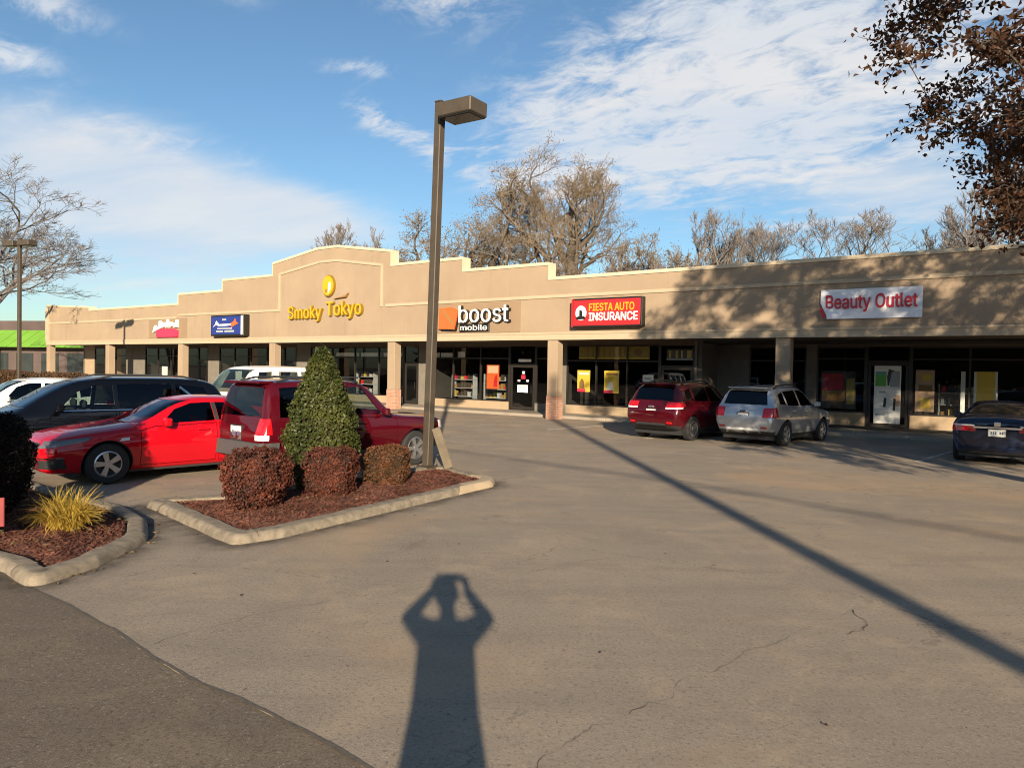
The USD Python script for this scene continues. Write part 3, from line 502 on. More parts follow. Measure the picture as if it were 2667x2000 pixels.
# display goods in the windows, dark shelves
for i, (s, o) in enumerate([(-8.9, IN + 1.5), (-6.4, IN + 1.1), (-16.5, IN + 1.6), (13.2, INR + 0.8), (14.0, INR + 0.6)]):
    t = sign('display_shelf', ['grey display shelf left in the phone shop window', 'pale display shelf behind the salmon poster', 'dark shelf in the window behind the evergreen', 'shelf of goods right of the beauty shop door', 'second shelf of goods above the navy sedan'][i], 'shelf', s, o, 0.12)
    for z in (0.45, 0.9, 1.35): obj('shelf_board', box(0, 1.5, 0, 0.35, z, z + 0.03), M['s_grey'], t)
    for x in (0, 1.46): obj('upright', box(x, x + 0.04, 0, 0.35, 0, 1.7), M['s_grey'], t)
    rr = random.Random(i)
    for z in (0.48, 0.93, 1.38):
        for k in range(6): obj('packet', box(0.08 + k * 0.24, 0.08 + k * 0.24 + 0.16, 0.08, 0.28, z, z + rr.uniform(0.15, 0.3)), M[rr.choice(['s_brown', 's_grey', 's_dark', 's_olive', 's_dark', 's_bannerred'])], t)

# ------------------------------------------------------------------ planted islands
def kerb_ring(poly, w, h, r=0.05):
    """closed kerb with a sloped, rounded outer face along the polygon's edge"""
    poly = Polygon(poly).buffer(0.35, join_style='round').buffer(-0.35) if False else poly
    prof = [(0.0, -0.05), (0.02, h * 0.55), (0.065, h * 0.90), (0.10, h), (w - 0.02, h), (w, h - 0.015), (w, -0.05)]
    rings = []
    ln = poly.exterior; N = int(ln.length / 0.06)
    P = np.array([ln.interpolate(i / N, normalized=True).coords[0] for i in range(N)])
    if Polygon(P).exterior.is_ccw is False: P = P[::-1]
    T = np.roll(P, -1, 0) - np.roll(P, 1, 0); T /= np.linalg.norm(T, axis=1, keepdims=True); Nn = np.stack([-T[:, 1], T[:, 0]], 1)  # inwards for ccw
    jit = (meshkit.fbm(np.c_[P * 1.7, np.zeros(N)], 4, 7) - 0.5)
    V = []
    for o, z in prof:
        jf = meshkit.fbm(np.c_[P * 9, np.full(N, o * 30)], 3, 8) - 0.5; p = P + Nn * (o + jit * 0.05 + jf * 0.012)[:, None]; V.append(np.c_[p, np.full(N, z) + ((jit * 0.025 + jf * 0.010) if z > 0 else 0)])
    V = np.array(V); k = len(prof); F = []
    i = np.arange(N); j = (i + 1) % N
    for a in range(k - 1):
        F += [np.stack([a * N + i, a * N + j, (a + 1) * N + j], 1), np.stack([a * N + i, (a + 1) * N + j, (a + 1) * N + i], 1)]
    return trimesh.Trimesh(V.reshape(-1, 3), np.concatenate(F), process=False)
def rounded(pts, r):
    p = Polygon(pts); return p.buffer(-r).buffer(2 * r).buffer(-r)
isl1 = rounded([(-3.20, 8.40), (-2.75, 8.82), (-0.30, 12.95), (-0.28, 13.4), (-1.15, 14.75), (-1.6, 14.95), (-3.1, 13.1), (-4.2, 11.25), (-5.20, 10.85), (-5.30, 10.6)], 0.10)
isl2 = rounded([(-4.38, 6.64), (-4.18, 7.45), (-4.24, 8.55), (-4.68, 9.45), (-5.40, 10.25), (-6.5, 11.0), (-8.3, 12.45), (-11.5, 16.0), (-14, 15), (-14.2, 12.15), (-9.0, 9.30), (-5.0, 7.18)], 0.12)
kerb1 = obj('kerb', kerb_ring(isl1, 0.27, 0.115), M['kerb'], smooth=40, label='worn concrete kerb round the island with the evergreen', cat='kerb', kind='structure')
kerb2 = obj('kerb', kerb_ring(isl2, 0.24, 0.11), M['kerb'], smooth=40, label='worn concrete kerb round the near left planting bed', cat='kerb', kind='structure')
def kerb_joints(poly, w, h, every, par, seed):
    ln = poly.exterior; n = int(ln.length / every)
    prof = [(-0.003, -0.04), (0.017, h * 0.55 + 0.003), (0.062, h * 0.90 + 0.004), (0.10, h + 0.004), (w - 0.02, h + 0.004), (w + 0.003, h - 0.012), (w + 0.003, -0.04)]
    for k in range(n):
        d = (k + 0.35) / n * ln.length; a, b = np.array(ln.interpolate(d - 0.05).coords[0]), np.array(ln.interpolate(d + 0.05).coords[0]); t_ = (b - a) / np.linalg.norm(b - a); c_ = (a + b) / 2
        nrm = np.array([-t_[1], t_[0]]) * (1 if ln.is_ccw else -1)
        m = prism(prof, -0.005, 0.005); v = m.vertices; m.vertices = np.c_[c_ + v[:, :1] * nrm + v[:, 1:2] * t_, v[:, 2]]; m.fix_normals(); obj('kerb_joint', m, M['crack'], par)
kerb_joints(isl1, 0.27, 0.117, 2.4, kerb1, 1); kerb_joints(isl2, 0.24, 0.112, 2.4, kerb2, 2)
# the pale newer length at the island's right tip
tipkerb = kerb_ring(isl1.buffer(0.006), 0.285, 0.121)
keep = (tipkerb.triangles_center[:, 0] > -0.85) & (tipkerb.triangles_center[:, 1] < 13.6)
tipkerb.update_faces(keep); tipkerb.remove_unreferenced_vertices()
obj('kerb_patch', tipkerb, M['kerb_light'], kerb1, smooth=40, label='pale newer length of kerb at the right tip')
def inside(poly, rng, n):
    x0, y0, x1, y1 = poly.bounds; out = []
    while len(out) < n:
        q = rng.uniform((x0, y0), (x1, y1)); 
        if poly.contains(Point(q)): out.append(q)
    return np.array(out)
def bed(poly, name, label, seed, n, clip=None):
    inner = poly.buffer(-0.27); g = []
    x0, y0, x1, y1 = inner.bounds; st = 0.12
    base = trimesh.creation.extrude_polygon(inner, 0.02, engine='earcut'); base = base.subdivide().subdivide().subdivide() if len(base.faces) < 400 else base.subdivide()
    v = base.vertices; d = np.array([inner.exterior.distance(Point(p[:2])) for p in v])
    hz = 0.055 + 0.09 * np.clip(d / 0.8, 0, 1) + 0.05 * (meshkit.fbm(np.c_[v[:, :2] * 3, np.zeros(len(v))], 4, seed) - 0.5)
    base.vertices = np.c_[v[:, :2], np.where(v[:, 2] > 0.01, hz, 0.0)]
    rng = np.random.default_rng(seed)
    q = inside(inner if clip is None else inner.intersection(clip), rng, n); dd = np.array([inner.exterior.distance(Point(p)) for p in q])
    z = 0.065 + 0.09 * np.clip(dd / 0.8, 0, 1) + 0.05 * (meshkit.fbm(np.c_[q * 3, np.zeros(len(q))], 4, seed) - 0.5) + rng.uniform(-0.008, 0.016, len(q))
    nr = unit(rng, len(q)) * 0.55 + [0, 0, 1]; al = unit(rng, len(q))
    chips = leaf_quads(np.c_[q, z], nr, al, rng.uniform(0.012, 0.03, len(q)), rng.uniform(0.03, 0.085, len(q)), 0.15)
    b = obj('mulch_bed', base, M['mulch'], smooth=True, label=label, cat='mulch bed', kind='stuff')
    obj('mulch_chips', chips, M['chips'], b, kind='stuff')
    return b
bed(isl1, 'mulch', 'red brown bark mulch in the evergreen island', 11, 15000)
bed(isl2, 'mulch', 'red brown bark mulch in the near left bed', 12, 16000, Polygon([(-8.5, 6), (-3, 6), (-3, 12), (-8.5, 12)]))

M['gutter'] = None
def gutter_mat():
    g = NG(); vec = g.add('geometry') + '.position'
    fd = g.add('attribute', attribute='fade') + '.fac'
    n = g.noise(vec, 4.0, 6.0, 0.65)
    k = g.m('multiply', g.m('multiply', fd, fd), g.mapr(n, 0.30, 0.62, 0.25, 0.95))
    p = g.add('principled_bsdf', base_color=(0.075, 0.058, 0.044), roughness=0.95) + '.BSDF'
    return g.make('/World/Looks/gutter_dirt', surface=g.add('mix_closure', fac=k, closure1=g.add('transparent_bsdf') + '.BSDF', closure2=p) + '.closure')
M['gutter'] = gutter_mat()
for poly, w, lab in ((isl1, 0.42, 'dark dirt along the foot of the evergreen island kerb'), (isl2, 0.38, 'dark dirt along the foot of the near left kerb')):
    N = 260; a = np.array([poly.exterior.interpolate(k / N, normalized=True).coords[0] for k in range(N)]); tt = np.roll(a, -1, 0) - np.roll(a, 1, 0); tt /= np.linalg.norm(tt, axis=1, keepdims=True)
    nn = np.stack([tt[:, 1], -tt[:, 0]], 1) * (1 if poly.exterior.is_ccw else -1)
    wv = w * (0.6 + 0.9 * meshkit.fbm(np.c_[a * 1.4, np.zeros(N)], 4, 17))[:, None]
    V = np.concatenate([np.c_[a - nn * 0.02, np.full(N, 0.004)], np.c_[a + nn * wv, np.full(N, 0.004)]]); k = np.arange(N); k2 = (k + 1) % N
    pr = obj('kerb_dirt', trimesh.Trimesh(V, np.concatenate([np.stack([k, k + N, k2 + N], 1), np.stack([k, k2 + N, k2], 1)]), process=False), M['gutter'], label=lab, cat='dirt', kind='stuff')
    UsdGeom.PrimvarsAPI(pr).CreatePrimvar('fade', Sdf.ValueTypeNames.FloatArray, 'vertex').Set(Vt.FloatArray.FromNumpy(np.r_[np.ones(N), np.zeros(N)].astype(np.float32)))

def shrub(name, label, cat_, loc, rx, ry, h, mat, n, leaf, seed, shape='round', group=None, core=0.86, stem=True):
    rng = np.random.default_rng(seed); t = thing(name, label, cat_, loc, 0, group)
    def surf(u):   # u unit directions -> surface points
        z = u[:, 2]
        if shape == 'cone':
            zz = (z + 1) / 2; prof = np.interp(zz, [0, 0.05, 0.22, 0.36, 0.55, 0.75, 0.9, 0.97, 1.0], [0.52, 0.72, 0.97, 1.0, 0.84, 0.57, 0.33, 0.18, 0.05])
            ang = np.arctan2(u[:, 1], u[:, 0]); return np.stack([np.cos(ang) * rx * prof, np.sin(ang) * ry * prof, zz * h], 1)
        p = {'round': 2.4, 'box': 4.5}[shape]
        k = (np.abs(u) ** p).sum(1) ** (-1 / p); q = u * k[:, None]
        taper = 0.90 + 0.10 * q[:, 2:3]
        return np.c_[q[:, :2] * [rx, ry] * taper, (q[:, 2] + 1) / 2 * h]
    u = unit(rng, n)
    if shape == 'cone': u[:, 2] = 1 - 2 * rng.random(n) ** 0.8; a = rng.random(n) * 2 * math.pi; w = np.sqrt(1 - np.clip(u[:, 2], -1, 1) ** 2); u[:, 0], u[:, 1] = np.cos(a), np.sin(a)
    P = surf(u); c = np.array([0, 0, h * 0.48]); lump = meshkit.fbm(P * (2.6 / max(rx, 0.5)) + 5, 4, seed) - 0.5
    fine = meshkit.fbm(P * (9 / max(rx, 0.5)) + 5, 3, seed + 3) - 0.5
    depth = rng.random(n) ** 1.6 * 0.26
    k = 1 + lump * 0.52 + fine * 0.34 - depth * 0.8 + 0.02
    if shape == 'cone': P = np.c_[P[:, :2] * k[:, None], P[:, 2] + rng.normal(0, 0.03, n)]
    else: P = c + (P - c) * k[:, None]
    P[:, 2] = np.maximum(P[:, 2], 0.02)
    out = P - c; out[:, 2] *= 0.6; out /= np.linalg.norm(out, axis=1, keepdims=True) + 1e-9
    nr = out + unit(rng, n) * 0.9; al = unit(rng, n) + [0, 0, 0.3]
    obj('foliage', leaf_quads(P, nr, al, leaf * rng.uniform(0.5, 0.95, n), leaf * rng.uniform(0.6, 1.15, n), 0.2), mat, t)
    s = trimesh.creation.icosphere(3); pv = surf(s.vertices); l2 = meshkit.fbm(pv * (2.6 / max(rx, 0.5)) + 5, 4, seed) - 0.5
    kk = core * (1 + l2 * 0.50); 
    if shape == 'cone': pv = np.c_[pv[:, :2] * kk[:, None], 0.04 + pv[:, 2] * (core + 0.08)]
    else: pv = c + (pv - c) * kk[:, None]
    obj('branch_core', trimesh.Trimesh(pv, s.faces, process=False), M['core'], t, smooth=True)
    if stem: obj('trunk', tubes([(0, 0, -0.1)], [(0, 0, h * 0.3)], np.array([0.05]), np.array([0.035]), 7), M['bark'], t)
    return t
shrub('evergreen_shrub', 'tall conical green evergreen shrub before the dark red wagon', 'evergreen', (-3.12, 12.0, 0.10), 0.57, 0.57, 2.28, M['leaf_holly'], 17000, 0.058, 21, 'cone', core=0.84)
shrub('red_shrub', 'largest rounded rust red shrub at the island corner', 'shrub', (-3.52, 10.08, 0.10), 0.475, 0.475, 0.84, M['leaf_barberry'], 9500, 0.046, 22, 'round')
shrub('red_shrub', 'rust brown shrub in front of the evergreen base', 'shrub', (-2.78, 11.22, 0.10), 0.395, 0.395, 0.72, M['leaf_barberry'], 7500, 0.046, 23, 'box')
shrub('red_shrub', 'olive brown boxy shrub nearest the lamp pole', 'shrub', (-2.10, 12.38, 0.10), 0.385, 0.385, 0.64, M['leaf_barberry_olive'], 7000, 0.046, 24, 'box')
shrub('dark_shrub', 'dark maroon shrub at the left picture edge', 'shrub', (-6.62, 9.25, 0.08), 0.46, 0.5, 1.34, M['leaf_maroon'], 20000, 0.04, 25, 'round')
shrub('dark_shrub', 'tall dark maroon shrub just outside the left picture edge', 'shrub', (-6.66, 8.28, 0.08), 0.66, 0.62, 2.42, M['leaf_maroon'], 16000, 0.05, 26, 'round')
# yellow ornamental grass
rng = np.random.default_rng(31)
def grass_clump(loc, n, L, seed):
    rng = np.random.default_rng(seed); V, F = [], []
    for i in range(n):
        a = rng.random() * 2 * math.pi; lean = rng.uniform(0.45, 1.7); l = L * rng.uniform(0.5, 1.15); w = rng.uniform(0.006, 0.013); tw = rng.normal(0, 0.9)
        a0 = rng.random() * 2 * math.pi; p = np.array([math.cos(a0), math.sin(a0), 0]) * 0.16 * math.sqrt(rng.random()); k = len(V); kink = rng.integers(2, 7) if rng.random() < 0.3 else 99
        for q in range(7):
            t = q / 6; th = lean * (0.25 + 1.25 * t) + (0.9 if q >= kink else 0); az = a + tw * t; d = np.array([math.cos(az), math.sin(az), 0]); sd = np.array([-d[1], d[0], 0.35])
            V += [p + sd * w * (1 - t * 0.85), p - sd * w * (1 - t * 0.85)]
            p = p + (d * math.sin(min(th, 2.3)) + np.array([0, 0, math.cos(min(th, 2.3))])) * l / 6
        for j in range(6): F += [(k + 2 * j, k + 2 * j + 1, k + 2 * j + 3), (k + 2 * j, k + 2 * j + 3, k + 2 * j + 2)]
    V = np.array(V); V[:, 2] = np.maximum(V[:, 2], 0.01)
    return trimesh.Trimesh(V, F, process=False)
t = thing('ornamental_grass', 'clump of yellow ornamental grass in the near left mulch', 'grass clump', (-5.20, 8.55, 0.10))
obj('blades', grass_clump(None, 1000, 0.54, 32), M['blade'], t)
# a small red sign at the very edge of the frame
t = thing('red_sign', 'small red post sign in the mulch at the left edge', 'sign', (-5.80, 7.95, 0.08), 12)
M['s_signred'] = paint('sign_dull_red', (0.20, 0.022, 0.022), 0.6, 0.2); obj('post', box(-0.03, 0.03, -0.03, 0.03, 0, 0.6), M['bronze'], t); obj('sign_plate', box(-0.55, 0.27, -0.05, -0.031, 0.20, 0.52, 0.006), M['s_signred'], t)

# leaning weathered board beside the pole
M['board'] = mk('weathered_wood', (0.12, 0.095, 0.065), 0.9, 0.25, 6.0, 0.4, 30)
t = thing('leaning_board', 'weathered grey board leaning beside the lamp pole', 'board', (-1.22, 14.42, 0.12), 10)
bm = box(-0.085, 0.085, -0.02, 0.02, 0, 0.84, 0.006); bm.apply_transform(trimesh.transformations.rotation_matrix(-0.33, (0, 1, 0))); obj('plank', bm, M['board'], t)
bm = box(-0.035, 0.035, 0.022, 0.06, -0.02, 0.5, 0.005); bm.apply_transform(trimesh.transformations.rotation_matrix(-0.33, (0, 1, 0))); obj('batten', bm, M['board'], t)

# ------------------------------------------------------------------ lamp poles
def lamp(name, label, loc, h, tilt, heads, rot):
    t = thing(name, label, 'lamp pole', loc, rot)
    T = trimesh.transformations.rotation_matrix(tilt, (math.sin(math.radians(rot)), math.cos(math.radians(rot)), 0)) if tilt else np.eye(4)
    def put(nm, m, mat, par=t, **k): m = m.copy(); m.apply_transform(T); return obj(nm, m, mat, par, **k)
    put('base_plate', box(-0.16, 0.16, -0.16, 0.16, 0, 0.03), M['bronze'])
    for bx_, by_ in ((-.13, -.13), (.13, -.13), (-.13, .13), (.13, .13)): put('anchor_bolt', cyl((bx_, by_, 0.03), (bx_, by_, 0.07), 0.014, 8), M['s_black'])
    put('handhole_cover', box(-0.045, 0.045, -0.086, -0.081, 0.42, 0.60), M['bronze'])
    put('pole', box(-0.08, 0.08, -0.08, 0.08, 0.03, h, 0.012), M['bronze']); put('pole_cap', box(-0.088, 0.088, -0.088, 0.088, h, h + 0.03, 0.01), M['bronze'])
    for sg in heads:
        a, b = sorted((sg * 0.08, sg * 0.16)); put('arm', box(a, b, -0.05, 0.05, h - 0.32, h - 0.16), M['bronze'])
        a, b = sorted((sg * 0.16, sg * 0.98)); 
        hd = put('lamp_head', box(a, b, -0.27, 0.27, h - 0.38, h - 0.10, 0.02), M['bronze'])
        put('lens_frame', box(a + 0.03, b - 0.03, -0.24, 0.24, h - 0.40, h - 0.375), M['s_black'], hd); put('lens', box(a + 0.07, b - 0.07, -0.20, 0.20, h - 0.405, h - 0.398), M['lens'], hd)
lamp('lamp_pole', 'tall bronze lamp pole with one box head in the island', (-1.67, 14.62, 0.10), 7.25, 0.021, (1,), BROT)
lamp('lamp_pole', 'distant bronze lamp pole with two box heads at far left', (-26.3, 39.0, 0.0), 8.55, 0, (1, -1), -20)

# ------------------------------------------------------------------ cars
def paintmat(name, c, metal=0.0, rough=0.38):
    return mk(name, c, rough, 0.04, 1.5, coat=1.0, metallic=metal, local=True, spec=0.06)
M['rubber'] = mk('tyre_rubber', (0.018, 0.018, 0.018), 0.85, 0.1, 8); M['plastic'] = mk('black_plastic', (0.022, 0.022, 0.023), 0.6, 0.1, 8); M['cladding'] = mk('grey_cladding', (0.06, 0.06, 0.062), 0.7, 0.1, 8)
M['rim'] = mk('alloy_rim', (0.55, 0.55, 0.56), 0.32, 0.05, 8, metallic=0.9); M['rim_dark'] = mk('dark_rim', (0.05, 0.05, 0.052), 0.4, 0.05, 8, metallic=0.7)
M['chrome'] = mk('chrome', (0.75, 0.75, 0.76), 0.12, 0.0, metallic=1.0); M['seat'] = mk('seat_cloth', (0.05, 0.048, 0.045), 0.9, 0.15, 8); M['seat_grey'] = mk('seat_grey', (0.20, 0.19, 0.17), 0.9, 0.15, 8)
M['lamp_red'] = mk('tail_lamp_red', (0.42, 0.006, 0.01), 0.15, 0.05, 8, coat=1.0); M['lamp_white'] = mk('lamp_clear', (0.62, 0.62, 0.60), 0.15, 0.05, 8, coat=1.0); M['lamp_amber'] = mk('lamp_amber', (0.75, 0.22, 0.03), 0.2, 0.0)
M['lamp_smoke'] = mk('lamp_smoke', (0.10, 0.09, 0.09), 0.12, 0.3, 30, coat=1.0, local=True); M['plate'] = mk('licence_plate', (0.72, 0.72, 0.66), 0.5, 0.05, 30); M['plate_print'] = mk('plate_print', (0.10, 0.12, 0.22), 0.6, 0.0)
M['car_glass'] = glassmat('car_glass', (0.62, 0.68, 0.66)); M['car_glass_dark'] = glassmat('tinted_glass', (0.12, 0.13, 0.13)); M['car_glass_clear'] = glassmat('clear_glass', (0.90, 0.93, 0.91))

def to_man(v, f): return Manifold(m3.Mesh(np.ascontiguousarray(v, np.float32), np.ascontiguousarray(f, np.uint32)))
def to_tri(mf):
    m = mf.to_mesh(); return trimesh.Trimesh(m.vert_properties[:, :3], m.tri_verts, process=False)
class Car:
    def __init__(s, st):
        st = np.array(st, float); s.L = st[-1, 0]; x = st[:, 0]
        s.f = [PchipInterpolator(x, st[:, k]) for k in range(1, 9)]
        mid = np.linspace(0.35, s.L - 0.35, 40); s.xs = np.unique(np.round(np.concatenate([np.linspace(0, 1, 9) ** 1.5 * 0.35, mid, s.L - np.linspace(0, 1, 11) ** 1.4 * 0.45, x]), 3))
    def loft(s, off=0.0, x0=None, x1=None):
        rows = []; xs = s.xs.copy(); lo, hi = 0.0, s.L
        for x in xs:
            zb, zt, zbe, wb, wm, wbe, wt, cr = [float(f(x)) for f in s.f]
            p = np.array([(0, zb), (wb * 0.85, zb), (wb, zb + 0.05), (wm, zb + (zbe - zb) * 0.55), (wm - 0.004, zb + (zbe - zb) * 0.72), (wbe, zbe), (wt, zt - cr), (wt * 0.72, zt - cr * 0.28), (0, zt)])
            for _ in range(2):
                q = [p[0]]
                for a, b in zip(p[:-1], p[1:]): q += [a * 0.8 + b * 0.2, a * 0.2 + b * 0.8]
                q.append(p[-1]); p = np.array(q)
            tan = np.gradient(p, axis=0); tan /= np.linalg.norm(tan, axis=1, keepdims=True) + 1e-9
            n = np.stack([tan[:, 1], -tan[:, 0]], 1); n[0] = (0, -1); n[-1] = (0, 1); p = p + n * off
            p[0, 0] = p[-1, 0] = 0
            full = np.concatenate([p, (p * [-1, 1])[-2:0:-1]])
            xx = x - off if x < 1e-6 else x + off if x > s.L - 1e-6 else x
            rows.append(np.c_[np.full(len(full), xx), full])
        R = np.array(rows); n, k = R.shape[:2]; v = R.reshape(-1, 3)
        i = np.arange(k); j = (i + 1) % k; F = []
        for a in range(n - 1): F += [np.stack([a * k + i, (a + 1) * k + j, a * k + j], 1), np.stack([a * k + i, (a + 1) * k + i, (a + 1) * k + j], 1)]
        c0, c1 = len(v), len(v) + 1
        v = np.concatenate([v, [R[0].mean(0)], [R[-1].mean(0)]])
        F += [np.stack([np.full(k, c0), i, j], 1), np.stack([np.full(k, c1), j + (n - 1) * k, i + (n - 1) * k], 1)]
        F = np.concatenate(F); m = to_man(v, F)
        if m.volume() < 0: m = to_man(v, F[:, ::-1])
        return m
def side(poly, y0=0.0, y1=1.6, off=0.0):
    c = CrossSection([[tuple(p) for p in poly]]); 
    if c.area() < 1e-6: c = CrossSection([[tuple(p) for p in poly[::-1]]])
    if off: c = c.offset(off, m3.JoinType.Round)
    m = c.extrude(y1 - y0); return m.transform(np.array([[1, 0, 0, 0], [0, 0, 1, y0], [0, 1, 0, 0]], float))
def front(poly, x0, x1, off=0.0):
    c = CrossSection([[tuple(p) for p in poly]])
    if c.area() < 1e-6: c = CrossSection([[tuple(p) for p in poly[::-1]]])
    if off: c = c.offset(off, m3.JoinType.Round)
    m = c.extrude(x1 - x0); return m.transform(np.array([[0, 0, 1, x0], [1, 0, 0, 0], [0, 1, 0, 0]], float))
def both(m): return m + m.mirror((0, 1, 0))
def mbox(x0, x1, y0, y1, z0, z1): return Manifold.cube((x1 - x0, y1 - y0, z1 - z0)).translate((x0, y0, z0))
def ycyl(x, z, r, y0, y1, n=40): return Manifold.cylinder(y1 - y0, r, r, n).transform(np.array([[1, 0, 0, x], [0, 0, 1, y0], [0, 1, 0, z]], float))

def wheel_meshes(r, w, style):
    prof = [(r * 0.66, -w / 2), (r * 0.9, -w / 2 - 0.004), (r * 0.975, -w / 2 + 0.02), (r, -w / 2 + 0.05), (r, w / 2 - 0.05), (r * 0.975, w / 2 - 0.02), (r * 0.9, w / 2 + 0.004), (r * 0.66, w / 2), (r * 0.62, w / 2 - 0.03), (r * 0.62, -w / 2 + 0.03), (r * 0.66, -w / 2)]
    def rev(pr, n=40):
        m = trimesh.creation.revolve(np.array(pr), sections=n); v = m.vertices; m.vertices = np.stack([v[:, 0], v[:, 2], v[:, 1]], 1); m.invert(); return m
    tyre = rev(prof)
    R = r * 0.655
    parts = [rev([(R, w / 2 - 0.012), (R - 0.025, w / 2 - 0.002), (R - 0.035, w / 2 - 0.03), (R - 0.03, -w / 2 + 0.02), (R, -w / 2 + 0.02), (R, w / 2 - 0.012)])]
    k = {'five': 5, 'ten': 10, 'seven': 7, 'six': 6}[style]
    for i in range(k):
        a = i / k * 2 * math.pi; e = 0.0 if style != 'five' else 0.13
        for d in ((-e, e) if e else (0,)):
            w0, w1 = (0.026, 0.020) if style in ('five', 'ten') else (0.045, 0.032)
            p = trimesh.convex.convex_hull(np.array([(0.045, y, s * w0) for y in (w / 2 - 0.05, w / 2 - 0.012) for s in (-1, 1)] + [(R - 0.02, y, s * w1) for y in (w / 2 - 0.045, w / 2 - 0.006) for s in (-1, 1)]))
            p.apply_transform(trimesh.transformations.rotation_matrix(a + d, (0, 1, 0))); parts.append(p)
    parts.append(rev([(0.0, w / 2 - 0.004), (0.05, w / 2 - 0.006), (0.065, w / 2 - 0.05), (0.0, w / 2 - 0.05)], 20))
    disc = rev([(0, 0.02), (R - 0.02, 0.02), (R - 0.02, -0.02), (0, -0.02)], 28)
    return tyre, cat(parts), disc

